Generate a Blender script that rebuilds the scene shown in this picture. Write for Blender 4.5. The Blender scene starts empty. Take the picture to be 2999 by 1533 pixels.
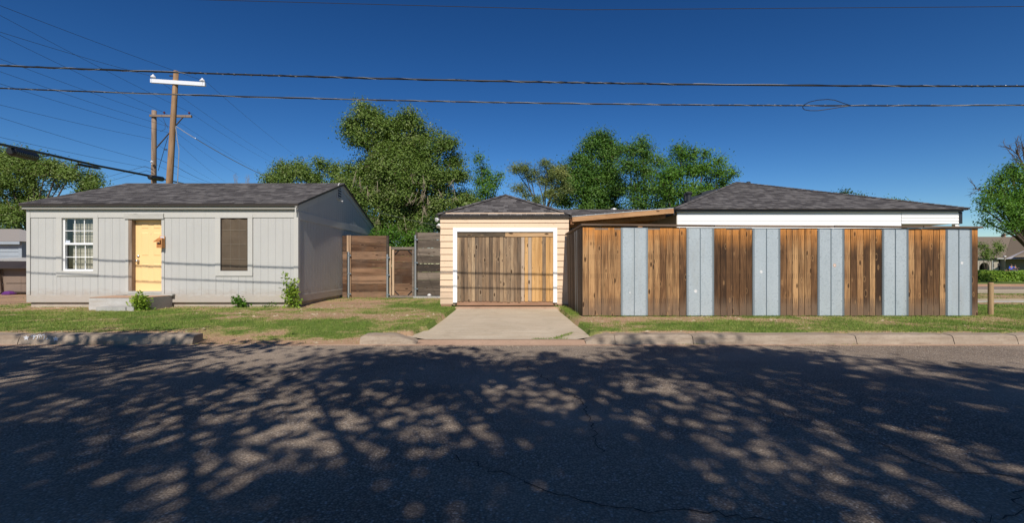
import bpy, math, random
import numpy as np
from mathutils import Vector, noise as mnoise
sc = bpy.context.scene
R = math.radians
F, CX, HY, EYE = 1400.0, 1500.0, 780.0, 1.10      # focal length and horizon of the photograph (pixels), eye height (m)

# ------------------------------------------------------------------ camera, sky, sun, exposure
cam_d = bpy.data.cameras.new('camera'); cam = bpy.data.objects.new('camera', cam_d)
sc.collection.objects.link(cam); sc.camera = cam
cam.location = (0, 0, EYE); cam.rotation_euler = (R(90), 0, 0)
cam_d.sensor_width = 36; cam_d.lens = F/2999*36
cam_d.shift_y = (HY-766.5)/2999
cam_d.clip_end = 3000; cam_d.clip_start = 0.05
SUN_EL, SUN_AZ = 42.9, 3.4                        # behind the camera, a little to its right
w = bpy.data.worlds.new('World'); sc.world = w; w.use_nodes = True
nt = w.node_tree; bg = nt.nodes['Background']
sky = nt.nodes.new('ShaderNodeTexSky'); sky.sky_type = 'NISHITA'; sky.sun_disc = False
sky.sun_elevation = R(SUN_EL); sky.sun_rotation = R(180-SUN_AZ)
sky.altitude = 1000; sky.air_density = 1.0; sky.dust_density = 0.0; sky.ozone_density = 3.0
hs = nt.nodes.new('ShaderNodeHueSaturation'); hs.inputs['Saturation'].default_value = 1.25
nt.links.new(sky.outputs[0], hs.inputs['Color'])
def vm(op, a, b):
    n_ = nt.nodes.new('ShaderNodeVectorMath'); n_.operation = op
    nt.links.new(a, n_.inputs[0]); n_.inputs[1].default_value = (b, b, b); return n_.outputs[0]
gm = nt.nodes.new('ShaderNodeGamma'); gm.inputs[1].default_value = 1.35
nt.links.new(vm('MULTIPLY', hs.outputs[0], .25), gm.inputs[0])
nt.links.new(vm('MULTIPLY', gm.outputs[0], 4.0), bg.inputs[0]); bg.inputs[1].default_value = 0.075
sl = bpy.data.lights.new('sun', 'SUN'); so = bpy.data.objects.new('sun', sl); sc.collection.objects.link(so)
sl.energy = 4.9; sl.angle = R(0.53); sl.color = (1, .93, .83)
sd = Vector((-math.sin(R(SUN_AZ))*math.cos(R(SUN_EL)), math.cos(R(SUN_AZ))*math.cos(R(SUN_EL)), -math.sin(R(SUN_EL))))
so.rotation_euler = sd.to_track_quat('-Z', 'Y').to_euler(); so.location = (3, -20, 30)
sc.view_settings.view_transform = 'Standard'; sc.view_settings.look = 'None'
sc.view_settings.exposure = 0.0; sc.view_settings.gamma = 1

rng = random.Random(7); NR = np.random.RandomState(7)
C = sc.collection.objects
def X(px, Y): return (px-CX)*Y/F
def Z(py, Y): return EYE+(HY-py)*Y/F
def P(px, py, Y): return Vector((X(px, Y), Y, Z(py, Y)))

# ------------------------------------------------------------------ materials
class NT:
    def __init__(s, name):
        s.m = bpy.data.materials.new(name); s.m.use_nodes = True; s.t = s.m.node_tree
        s.b = s.t.nodes['Principled BSDF']; s.out = s.t.nodes['Material Output']
    def n(s, typ, **kw):
        nd = s.t.nodes.new('ShaderNode'+typ)
        for k, v in kw.items():
            if k.startswith('i_'):
                key = k[2:]; key = int(key) if key.isdigit() else key.replace('_', ' ')
                s.put(nd.inputs[key], v)
            else: setattr(nd, k, v)
        return nd
    def put(s, inp, v):
        if hasattr(v, 'is_output') or isinstance(v, bpy.types.NodeSocket): s.t.links.new(v, inp)
        else: inp.default_value = v
    def math(s, op, a, b=0.0, c=0.0, clamp=False):
        nd = s.t.nodes.new('ShaderNodeMath'); nd.operation = op; nd.use_clamp = clamp
        s.put(nd.inputs[0], a); s.put(nd.inputs[1], b); s.put(nd.inputs[2], c); return nd.outputs[0]
    def mix(s, f, a, b, mode='MIX'):
        nd = s.t.nodes.new('ShaderNodeMix'); nd.data_type = 'RGBA'; nd.blend_type = mode
        s.put(nd.inputs[0], f); s.put(nd.inputs[6], col(a)); s.put(nd.inputs[7], col(b)); return nd.outputs[2]
    def ramp(s, f, stops):
        nd = s.t.nodes.new('ShaderNodeValToRGB'); s.put(nd.inputs[0], f)
        e = nd.color_ramp.elements
        while len(e) < len(stops): e.new(.5)
        for i, (p, c_) in enumerate(stops): e[i].position = p; e[i].color = col(c_) if not isinstance(c_, (int, float)) else (c_, c_, c_, 1)
        return nd.outputs[0]
    def obj(s, scale=(1, 1, 1), rnd=True):
        tc = s.t.nodes.new('ShaderNodeTexCoord')
        mp = s.t.nodes.new('ShaderNodeMapping'); s.put(mp.inputs[0], tc.outputs['Object']); mp.inputs['Scale'].default_value = scale
        if rnd:
            oi = s.t.nodes.new('ShaderNodeObjectInfo')
            v = s.t.nodes.new('ShaderNodeVectorMath'); v.operation = 'ADD'
            cm = s.t.nodes.new('ShaderNodeCombineXYZ')
            r = s.math('MULTIPLY', oi.outputs['Random'], 57.0)
            s.put(cm.inputs[0], r); s.put(cm.inputs[1], s.math('MULTIPLY', r, 1.7)); s.put(cm.inputs[2], s.math('MULTIPLY', r, .63))
            s.put(v.inputs[0], mp.outputs[0]); s.put(v.inputs[1], cm.outputs[0]); return v.outputs[0]
        return mp.outputs[0]
    def world(s, scale=(1, 1, 1)):
        g = s.t.nodes.new('ShaderNodeNewGeometry')
        mp = s.t.nodes.new('ShaderNodeMapping'); s.put(mp.inputs[0], g.outputs['Position']); mp.inputs['Scale'].default_value = scale
        return mp.outputs[0]
    def noise(s, vec, scale=1.0, detail=4.0, rough=.55, dist=0.0):
        nd = s.t.nodes.new('ShaderNodeTexNoise'); s.put(nd.inputs['Vector'], vec)
        nd.inputs['Scale'].default_value = scale; nd.inputs['Detail'].default_value = detail
        nd.inputs['Roughness'].default_value = rough; nd.inputs['Distortion'].default_value = dist
        return nd.outputs[0]
    def voro(s, vec, scale=1.0, feature='F1', out='Distance'):
        nd = s.t.nodes.new('ShaderNodeTexVoronoi'); nd.feature = feature; s.put(nd.inputs['Vector'], vec)
        nd.inputs['Scale'].default_value = scale; return nd.outputs[out]
    def sep(s, vec):
        nd = s.t.nodes.new('ShaderNodeSeparateXYZ'); s.put(nd.inputs[0], vec); return nd.outputs
    def bump(s, h, strength=.3, dist=.01):
        nd = s.t.nodes.new('ShaderNodeBump'); s.put(nd.inputs['Height'], h)
        nd.inputs['Strength'].default_value = strength; nd.inputs['Distance'].default_value = dist
        s.put(s.b.inputs['Normal'], nd.outputs[0])
    def fin(s, c=None, rough=.8, metal=0.0, spec=None):
        if c is not None: s.put(s.b.inputs['Base Color'], col(c))
        s.put(s.b.inputs['Roughness'], rough); s.put(s.b.inputs['Metallic'], metal)
        if spec is not None: s.b.inputs['Specular IOR Level'].default_value = spec
        return s.m
def col(c): return (*c, 1.0) if isinstance(c, tuple) and len(c) == 3 else c

def m_paint(name, c, rough=.6, dirt=.12, grain=0.0, peel=None, peel_amt=.62):
    s = NT(name); v = s.obj(); wv = s.world()
    a = s.noise(wv, 1.3, 5); b = s.noise(wv, 14, 4)
    cc = s.mix(s.math('MULTIPLY', s.ramp(a, [(.35, 0), (.75, 1)]), dirt*2), c, tuple(x*.72 for x in c))
    cc = s.mix(s.math('MULTIPLY', b, dirt), cc, tuple(x*.55 for x in c))
    if 'siding' in name or 'trim' in name:
        zz = s.sep(wv)[2]; spl = s.math('ADD', zz, s.math('MULTIPLY', s.noise(s.world((3, 3, 8)), 1.5, 5, .7), -.55))
        cc = s.mix(s.ramp(spl, [(.0, .42), (.22, 0)]), cc, (.33, .24, .17)); run = s.noise(s.world((7, 7, .35)), 1.2, 4, .6)
        cc = s.mix(s.ramp(run, [(.55, 0), (.78, .22)]), cc, tuple(x*.6 for x in c))
    if peel:
        pn = s.noise(s.obj((3, 3, 22)), 1.6, 6, .62)
        cc = s.mix(s.ramp(pn, [(peel_amt, 0), (peel_amt+.03, 1)]), cc, peel)
    g = s.noise(s.obj((38, 38, 2.5)) if grain else v, 1 if grain else 30, 3)
    s.bump(g, .25+grain, .006)
    return s.fin(cc, rough)

def m_wood(name, stops, grain_axis='z', rough=.85, knots=True, grey=None, var=.55, orange_top=None, streak_rows=None, scale=1.0, foot=False):
    s = NT(name)
    ax = {'x': (2.2, 30, 30), 'y': (30, 2.2, 30), 'z': (30, 30, 2.2)}[grain_axis]
    v = s.obj(tuple(a*scale for a in ax))
    oi = s.t.nodes.new('ShaderNodeObjectInfo')
    g1 = s.noise(v, .55, 5, .6, 1.2); g2 = s.noise(v, 2.3, 3, .6, .4)
    big = s.noise(s.obj({'x': (.8, 3, 3), 'y': (3, .8, 3), 'z': (3, 3, .8)}[grain_axis]), 1.0, 3)
    f = s.math('ADD', s.math('MULTIPLY', g1, .75), s.math('MULTIPLY', g2, .25))
    f = s.math('ADD', f, s.math('MULTIPLY', s.math('SUBTRACT', oi.outputs['Random'], .5), var))
    f = s.math('ADD', f, s.math('MULTIPLY', s.math('SUBTRACT', big, .5), .7), clamp=True)
    cc = s.ramp(f, stops)
    if grey:
        gm = s.noise(s.obj((2, 2, .7)), 1.1, 4)
        cc = s.mix(s.math('MULTIPLY', s.ramp(gm, [(.42, 0), (.62, 1)]), grey[1]), cc, grey[0])
    if orange_top:
        zz = s.sep(s.world())[2]
        t = s.math('ADD', zz, s.math('MULTIPLY', s.noise(s.obj((14, 14, 1)), 1, 3), .5))
        cc = s.mix(s.ramp(s.math('DIVIDE', t, 3.0), [(orange_top[1]/3, 0), (orange_top[2]/3, 1)]), cc, orange_top[0])
    stk = s.noise(s.obj({'x': (.5, 11, 11), 'y': (11, .5, 11), 'z': (11, 11, .5)}[grain_axis]), 1.0, 3, .6)
    cc = s.mix(s.math('MULTIPLY', s.ramp(stk, [(.50, 0), (.66, 1)]), .5), cc, tuple(x*.9 for x in stops[0][1]))
    if foot:
        zz = s.sep(s.world())[2]
        t = s.math('SUBTRACT', zz, s.math('MULTIPLY', s.noise(s.obj((9, 9, 1)), 1, 3), .35))
        cc = s.mix(s.ramp(t, [(0.0, .75), (.28, 0)]), cc, (.16, .11, .075))
    if knots:
        kv = s.obj({'x': (2.6, 7, 7), 'y': (7, 2.6, 7), 'z': (7, 7, 2.6)}[grain_axis])
        k = s.voro(kv, 1.0)
        cc = s.mix(s.ramp(k, [(.10, .9), (.20, 0)]), cc, (.04, .02, .01))
        cc = s.mix(s.ramp(k, [(.16, 0), (.19, .4), (.25, 0)]), cc, stops[-1][1])
    cr = s.ramp(s.noise(v, 1.6, 2, .5, .3), [(.30, 1), (.36, 0)])
    cc = s.mix(s.math('MULTIPLY', cr, .6), cc, tuple(x*.4 for x in stops[0][1]))
    if streak_rows:
        w3 = s.sep(s.world())
        fx = s.math('ABSOLUTE', s.math('SUBTRACT', s.math('FRACT', s.math('DIVIDE', w3[0], .042)), .5))
        fx = s.math('LESS_THAN', fx, .07)
        tot = None
        for zr in streak_rows:
            a = s.math('LESS_THAN', s.math('ABSOLUTE', s.math('SUBTRACT', w3[2], zr)), .055)
            tot = a if tot is None else s.math('ADD', tot, a)
        cc = s.mix(s.math('MULTIPLY', s.math('MULTIPLY', fx, tot), .7), cc, (.03, .018, .012))
    s.bump(f, .5, .004)
    return s.fin(cc, rough, spec=.25)

M = {}
M['siding_grey'] = m_paint('siding_grey', (.495, .492, .475), .65, .10, grain=.35)
M['trim_grey'] = m_paint('trim_grey', (.53, .52, .49), .6, .08)
M['soffit_grey'] = m_paint('soffit_grey', (.36, .345, .31), .6, .08)
M['fascia_dark'] = m_paint('fascia_dark', (.045, .034, .028), .5, .1)
M['fascia_navy'] = m_paint('fascia_navy', (.022, .027, .036), .45, .1)
M['white_paint'] = m_paint('white_paint', (.92, .92, .91), .5, .03)
M['white_vinyl'] = m_paint('white_vinyl', (.85, .86, .87), .35, .02)
M['yellow_door'] = m_paint('yellow_door', (.97, .64, .30), .45, .05)
M['peach_siding'] = m_paint('peach_siding', (.76, .56, .39), .65, .08, grain=.1, peel=(.30, .18, .10), peel_amt=.66)
M['weathered_board'] = m_wood('weathered_board', [(.2, (.22, .21, .19)), (.5, (.38, .37, .34)), (.8, (.5, .49, .46))], 'x', knots=False)
M['jamb_wood'] = m_wood('jamb_wood', [(.2, (.10, .075, .06)), (.5, (.22, .16, .12)), (.8, (.34, .26, .2))], 'z', knots=False)
M['picket'] = m_wood('picket', [(.08, (.045, .024, .013)), (.36, (.135, .068, .031)), (.58, (.245, .128, .057)), (.88, (.48, .28, .13))], 'z', var=.85,
                     orange_top=((.55, .23, .06), 1.72, 2.22), streak_rows=(1.72, 1.30, .88, .34), foot=True)
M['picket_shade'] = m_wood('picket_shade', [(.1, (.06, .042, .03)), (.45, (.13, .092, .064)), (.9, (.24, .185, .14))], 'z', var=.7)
M['garage_picket_old'] = m_wood('garage_picket_old', [(.1, (.085, .06, .042)), (.4, (.23, .15, .09)), (.65, (.38, .26, .155)), (.92, (.54, .39, .24))], 'z', grey=((.17, .14, .11), .40), var=.5)
M['garage_picket_new'] = m_wood('garage_picket_new', [(.1, (.36, .19, .075)), (.5, (.60, .35, .14)), (.9, (.72, .47, .23))], 'z', var=.35)
M['garage_picket_pale'] = m_wood('garage_picket_pale', [(.1, (.26, .19, .13)), (.5, (.44, .33, .24)), (.9, (.55, .43, .32))], 'z', var=.35)
M['header_dark'] = m_wood('header_dark', [(.1, (.07, .055, .04)), (.5, (.20, .14, .085)), (.9, (.34, .24, .14))], 'x')
M['header_light'] = m_wood('header_light', [(.1, (.28, .16, .08)), (.5, (.50, .32, .17)), (.9, (.62, .43, .25))], 'x')
M['sill_red'] = m_wood('sill_red', [(.1, (.24, .13, .08)), (.5, (.38, .23, .15)), (.9, (.48, .31, .21))], 'x', knots=False)
M['plank_brown'] = m_wood('plank_brown', [(.1, (.055, .028, .016)), (.45, (.15, .08, .044)), (.9, (.30, .18, .11))], 'x', var=.9, grey=((.13, .105, .085), .3))
M['plank_grey'] = m_wood('plank_grey', [(.1, (.045, .036, .03)), (.45, (.11, .088, .070)), (.9, (.22, .18, .145))], 'x', var=.8)
M['stud_tan'] = m_wood('stud_tan', [(.1, (.26, .16, .10)), (.5, (.44, .30, .19)), (.9, (.56, .41, .28))], 'z', knots=True)
M['rail_grey'] = m_wood('rail_grey', [(.1, (.12, .10, .08)), (.5, (.22, .18, .15)), (.9, (.32, .27, .23))], 'x', knots=False)
M['cap_wood'] = m_wood('cap_wood', [(.1, (.09, .06, .042)), (.5, (.17, .12, .088)), (.9, (.27, .20, .155))], 'x', knots=False)
M['cover_wood'] = m_wood('cover_wood', [(.1, (.13, .06, .03)), (.5, (.33, .165, .075)), (.9, (.52, .30, .15))], 'x', var=.8)
M['pole_wood'] = m_wood('pole_wood', [(.1, (.20, .115, .06)), (.5, (.38, .245, .14)), (.9, (.50, .36, .23))], 'z', scale=.5, knots=False)
M['old_pole_wood'] = m_wood('old_pole_wood', [(.1, (.13, .085, .055)), (.5, (.25, .175, .12)), (.9, (.34, .26, .2))], 'z', scale=.5, knots=False)
M['arm_wood'] = m_wood('arm_wood', [(.1, (.10, .07, .05)), (.5, (.18, .13, .10)), (.9, (.26, .2, .16))], 'x', scale=.5, knots=False)
M['post_wood'] = m_wood('post_wood', [(.1, (.15, .085, .04)), (.5, (.30, .19, .09)), (.9, (.42, .29, .16))], 'z', knots=False)
M['mailbox_wood'] = m_wood('mailbox_wood', [(.1, (.38, .15, .05)), (.5, (.52, .23, .08)), (.9, (.62, .33, .14))], 'z', knots=False)
M['coop_wood'] = m_paint('coop_wood', (.23, .17, .13), .8, .3)
M['bark'] = m_wood('bark', [(.1, (.05, .038, .028)), (.5, (.12, .092, .07)), (.9, (.22, .18, .14))], 'z', knots=False, scale=.3)
M['twig'] = m_wood('twig', [(.1, (.16, .125, .085)), (.5, (.27, .22, .15)), (.9, (.38, .32, .23))], 'z', knots=False)
M['twig_dark'] = m_wood('twig_dark', [(.1, (.05, .038, .028)), (.9, (.13, .1, .075))], 'z', knots=False)

def m_plain(name, c, rough=.5, metal=0.0, var=.15, nscale=8):
    s = NT(name); a = s.noise(s.obj(), nscale, 4)
    return s.fin(s.mix(s.math('MULTIPLY', a, var*2), c, tuple(x*.6 for x in c)), rough, metal)
M['steel_pole'] = m_plain('steel_pole', (.42, .45, .47), .4, .5)
M['black_rubber'] = m_plain('black_rubber', (.012, .013, .015), .45)
M['wire_silver'] = m_plain('wire_silver', (.45, .45, .45), .45, .5)
M['wire_dark'] = m_plain('wire_dark', (.022, .025, .032), .6)
M['insulator_white'] = m_plain('insulator_white', (.8, .8, .82), .2)
M['insulator_red'] = m_plain('insulator_red', (.10, .018, .02), .2)
M['crossarm_white'] = m_plain('crossarm_white', (.78, .80, .84), .4)
M['knob'] = m_plain('knob', (.65, .63, .6), .25, .9)
M['dark_void'] = m_plain('dark_void', (.02, .02, .022), .8)
M['blind'] = m_plain('blind', (.66, .58, .47), .6)
M['curtain'] = m_plain('curtain', (.10, .10, .085), .8)
M['sticker'] = m_plain('sticker', (.62, .68, .78), .5)
M['screen_brown'] = None
s = NT('screen_brown'); a = s.noise(s.obj(), 2.2, 4, .6, .5); b = s.voro(s.obj((260, 260, 260)), 1)
c_ = s.mix(a, (.080, .054, .034), (.15, .108, .068)); c_ = s.mix(s.math('MULTIPLY', b, .4), c_, (.04, .033, .025))
s.bump(s.noise(s.obj((3, 3, 1.2)), 1.5, 3), .8, .03); M['screen_brown'] = s.fin(c_, .75)

def m_glass(name):
    s = NT(name); g = s.t.nodes.new('ShaderNodeBsdfGlossy'); g.inputs['Roughness'].default_value = .02
    t = s.t.nodes.new('ShaderNodeBsdfTransparent'); t.inputs[0].default_value = (.86, .9, .9, 1)
    fr = s.t.nodes.new('ShaderNodeFresnel'); fr.inputs[0].default_value = 1.8
    mx = s.t.nodes.new('ShaderNodeMixShader'); g_ = s.t.nodes.new('ShaderNodeNewGeometry'); s.put(mx.inputs[0], s.math('MULTIPLY', fr.outputs[0], s.math('SUBTRACT', 1.0, g_.outputs['Backfacing']))); s.put(mx.inputs[1], t.outputs[0]); s.put(mx.inputs[2], g.outputs[0])
    s.t.links.new(mx.outputs[0], s.out.inputs[0]); return s.m
M['glass'] = m_glass('glass')

s = NT('galvanized'); v = s.obj(); vo = s.voro(s.obj((55, 55, 55)), 1, out='Color')
spot = s.noise(s.obj((1, 1, 1)), 60, 3, .7); big = s.noise(s.world((1, 1, .6)), 1.6, 4); md = s.noise(s.obj(), 26, 5, .75)
c_ = s.mix(s.math('MULTIPLY', s.sep(vo)[0], .45), (.41, .46, .49), (.55, .595, .62))
c_ = s.mix(s.ramp(big, [(.35, 0), (.7, .5)]), c_, (.56, .61, .64))
c_ = s.mix(s.math('MULTIPLY', s.ramp(md, [(.52, 0), (.66, 1)]), .5), c_, (.22, .265, .30))
oi_ = s.t.nodes.new('ShaderNodeObjectInfo'); c_ = s.mix(s.math('MULTIPLY', oi_.outputs['Random'], .28), c_, (.38, .45, .50)); dv2 = s.noise(s.obj((3.5, 1, .5)), 1.2, 4, .6); c_ = s.mix(s.ramp(dv2, [(.52, 0), (.70, .35)]), c_, (.36, .36, .34))
M['galvanized'] = s.fin(c_, .46, .3)
M['galv_rib'] = m_plain('galv_rib', (.22, .27, .31), .5, .3)

def m_shingle(name, lo, hi):
    s = NT(name); oi = s.t.nodes.new('ShaderNodeObjectInfo'); g = s.t.nodes.new('ShaderNodeNewGeometry')
    r = s.math('FRACT', s.math('ADD', s.math('MULTIPLY', oi.outputs['Random'], 7.31), g.outputs['Random Per Island']))
    gr = s.noise(s.world(), 140, 2, .8); st = s.noise(s.world((1.2, 1.2, 9)), 2.2, 4)
    r = s.math('ADD', s.math('MULTIPLY', r, .80), s.math('MULTIPLY', s.math('SUBTRACT', st, .40), .35), clamp=True)
    c_ = s.ramp(r, [(0, lo), (.45, tuple((a+b)*.45 for a, b in zip(lo, hi))), (.8, hi), (1, tuple(x*.7 for x in hi))])
    c_ = s.mix(s.math('MULTIPLY', gr, .5), c_, tuple(x*.45 for x in lo))
    s.bump(gr, .5, .004); return s.fin(c_, .95, spec=.15)
M['shingle'] = m_shingle('shingle', (.062, .057, .060), (.205, .192, .190))
M['shingle_tan'] = m_shingle('shingle_tan', (.16, .125, .09), (.26, .21, .16))
M['shingle_pale'] = m_shingle('shingle_pale', (.30, .27, .25), (.44, .41, .39))

s = NT('asphalt'); wv = s.world()
v1 = s.voro(wv, 70); vc = s.voro(wv, 70, out='Color'); n1 = s.noise(wv, .35, 5); n2 = s.noise(wv, 3.0, 5, .65); n3 = s.noise(wv, 45, 3, .7)
c_ = s.mix(s.sep(vc)[0], (.195, .150, .112), (.42, .335, .26))
c_ = s.mix(s.ramp(s.sep(vc)[1], [(.90, 0), (.94, .8)]), c_, (.58, .52, .46))
c_ = s.mix(s.ramp(v1, [(.34, 0), (.66, .75)]), c_, (.06, .048, .04))
c_ = s.mix(s.ramp(n2, [(.35, .25), (.6, 0)]), c_, (.12, .095, .078))
c_ = s.mix(s.ramp(n1, [(.38, 0), (.66, .55)]), c_, (.42, .335, .255))
n5 = s.noise(s.world((.25, 1.1, 1)), 1.1, 4, .55); c_ = s.mix(s.ramp(n5, [(.30, .28), (.48, 0)]), c_, (.10, .08, .066)); oil = s.voro(wv, .55); c_ = s.mix(s.ramp(s.math('ADD', oil, s.math('MULTIPLY', n2, .12)), [(.10, .6), (.17, 0)]), c_, (.05, .042, .036))
s.bump(s.math('ADD', s.math('MULTIPLY', v1, -1), s.math('MULTIPLY', n3, .6)), .8, .008); M['asphalt'] = s.fin(c_, .9, spec=.2)
M['tar'] = m_plain('tar', (.018, .017, .017), .8)
M['seal_ring'] = m_plain('seal_ring', (.13, .108, .09), .85)

def m_conc(name, c1, c2, stain=None, rough=.85):
    s = NT(name); wv = s.world(); a = s.noise(wv, .9, 6, .6); b = s.noise(wv, 26, 4, .7); d = s.noise(s.world((1, 9, 9)), 1.4, 5, .65)
    cc = s.mix(s.ramp(a, [(.3, 0), (.7, 1)]), c1, c2)
    cc = s.mix(s.math('MULTIPLY', s.ramp(b, [(.35, 1), (.5, 0)]), .22), cc, tuple(x*.45 for x in c1))
    sp = s.noise(s.world((2.5, 1.2, 1)), 1.3, 6, .7); cc = s.mix(s.ramp(sp, [(.54, 0), (.70, .30)]), cc, tuple(x*.55 for x in c1))
    if stain: cc = s.mix(s.ramp(d, [(.46, 0), (.66, .7)]), cc, stain)
    s.bump(b, .35, .004); return s.fin(cc, rough, spec=.2)
M['concrete'] = m_conc('concrete', (.47, .395, .295), (.58, .495, .38), (.43, .33, .23))
M['concrete_grey'] = m_conc('concrete_grey', (.34, .335, .32), (.45, .44, .42))
M['concrete_dark'] = m_conc('concrete_dark', (.26, .245, .23), (.34, .32, .30))
M['kerb_conc'] = m_conc('kerb_conc', (.29, .23, .175), (.385, .315, .245), (.22, .16, .115))
M['lip_conc'] = m_conc('lip_conc', (.40, .26, .18), (.48, .33, .235))
M['step_paint'] = m_conc('step_paint', (.46, .45, .43), (.55, .54, .52), (.40, .36, .32))
M['found'] = m_conc('found', (.38, .32, .26), (.48, .42, .35))
M['white_spray'] = m_plain('white_spray', (.75, .75, .76), .7, var=.35, nscale=30)

s = NT('lawn_soil'); wv = s.world(); at = s.t.nodes.new('ShaderNodeAttribute'); at.attribute_name = 'grass'
n1 = s.noise(wv, 2.2, 6, .7); n2 = s.noise(wv, 30, 4, .75); n3 = s.noise(wv, 9, 5, .7)
soil = s.mix(n3, (.34, .205, .12), (.50, .335, .215)); soil = s.mix(s.ramp(n2, [(.55, 0), (.75, .6)]), soil, (.5, .4, .28))
straw = s.mix(n2, (.27, .21, .085), (.46, .38, .18)); green = s.mix(n2, (.07, .12, .02), (.19, .25, .06))
gr = s.math('ADD', at.outputs['Fac'], s.math('MULTIPLY', s.math('SUBTRACT', n3, .5), 1.1))
c_ = s.mix(s.ramp(gr, [(.22, 0), (.46, 1)]), soil, straw); c_ = s.mix(s.ramp(gr, [(.50, 0), (.80, 1)]), c_, green)
s.bump(s.math('ADD', n2, n3), .8, .03); M['lawn_soil'] = s.fin(c_, .95, spec=.1)
s = NT('far_lawn'); wv = s.world(); n1 = s.noise(wv, .5, 6, .7); n2 = s.noise(wv, 12, 4, .75)
c_ = s.mix(s.ramp(n1, [(.38, 0), (.6, 1)]), s.mix(n2, (.06, .10, .02), (.14, .19, .05)), s.mix(n2, (.25, .2, .09), (.4, .33, .18)))
M['far_lawn'] = s.fin(c_, .95, spec=.1)
M['path_dirt'] = m_conc('path_dirt', (.42, .33, .22), (.52, .44, .31))

def m_leaf(name, stops, transl=.35, rough=.5):
    s = NT(name); g = s.t.nodes.new('ShaderNodeNewGeometry')
    n = s.noise(s.world(), .55, 3); n2 = s.noise(s.world(), 2.2, 3)
    r = s.math('ADD', s.math('MULTIPLY', g.outputs['Random Per Island'], .50), s.math('ADD', s.math('MULTIPLY', s.math('SUBTRACT', n, .31), 1.1), s.math('MULTIPLY', s.math('SUBTRACT', n2, .42), .9)), clamp=True)
    c_ = s.ramp(r, stops); s.fin(c_, rough, spec=.3)
    t = s.t.nodes.new('ShaderNodeBsdfTranslucent'); s.put(t.inputs[0], s.mix(.5, c_, (.16, .24, .02)))
    mx = s.t.nodes.new('ShaderNodeMixShader'); mx.inputs[0].default_value = transl
    s.put(mx.inputs[1], s.b.outputs[0]); s.put(mx.inputs[2], t.outputs[0]); s.t.links.new(mx.outputs[0], s.out.inputs[0]); return s.m
M['leaf_elm'] = m_leaf('leaf_elm', [(0, (.065, .125, .022)), (.45, (.135, .215, .038)), (.8, (.22, .30, .07)), (1, (.40, .46, .21))])
M['leaf_mid'] = m_leaf('leaf_mid', [(0, (.045, .115, .02)), (.5, (.09, .20, .03)), (1, (.19, .32, .06))])
M['leaf_bright'] = m_leaf('leaf_bright', [(0, (.05, .135, .018)), (.5, (.095, .225, .024)), (1, (.18, .33, .04))])
M['leaf_dark'] = m_leaf('leaf_dark', [(0, (.02, .05, .014)), (.5, (.038, .085, .02)), (1, (.08, .14, .03))], .2)
M['leaf_pine'] = m_leaf('leaf_pine', [(0, (.07, .11, .03)), (.5, (.15, .20, .05)), (1, (.30, .31, .09))], .15)
M['leaf_lime'] = m_leaf('leaf_lime', [(0, (.10, .19, .02)), (.5, (.20, .34, .035)), (1, (.38, .48, .07))])
M['grass_blade'] = m_leaf('grass_blade', [(0, (.065, .125, .02)), (.4, (.14, .235, .036)), (.7, (.25, .32, .06)), (1, (.44, .42, .15))], .25, .7)
M['straw_blade'] = m_leaf('straw_blade', [(0, (.20, .16, .06)), (.6, (.36, .30, .14)), (1, (.16, .2, .05))], .15, .8)

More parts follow.
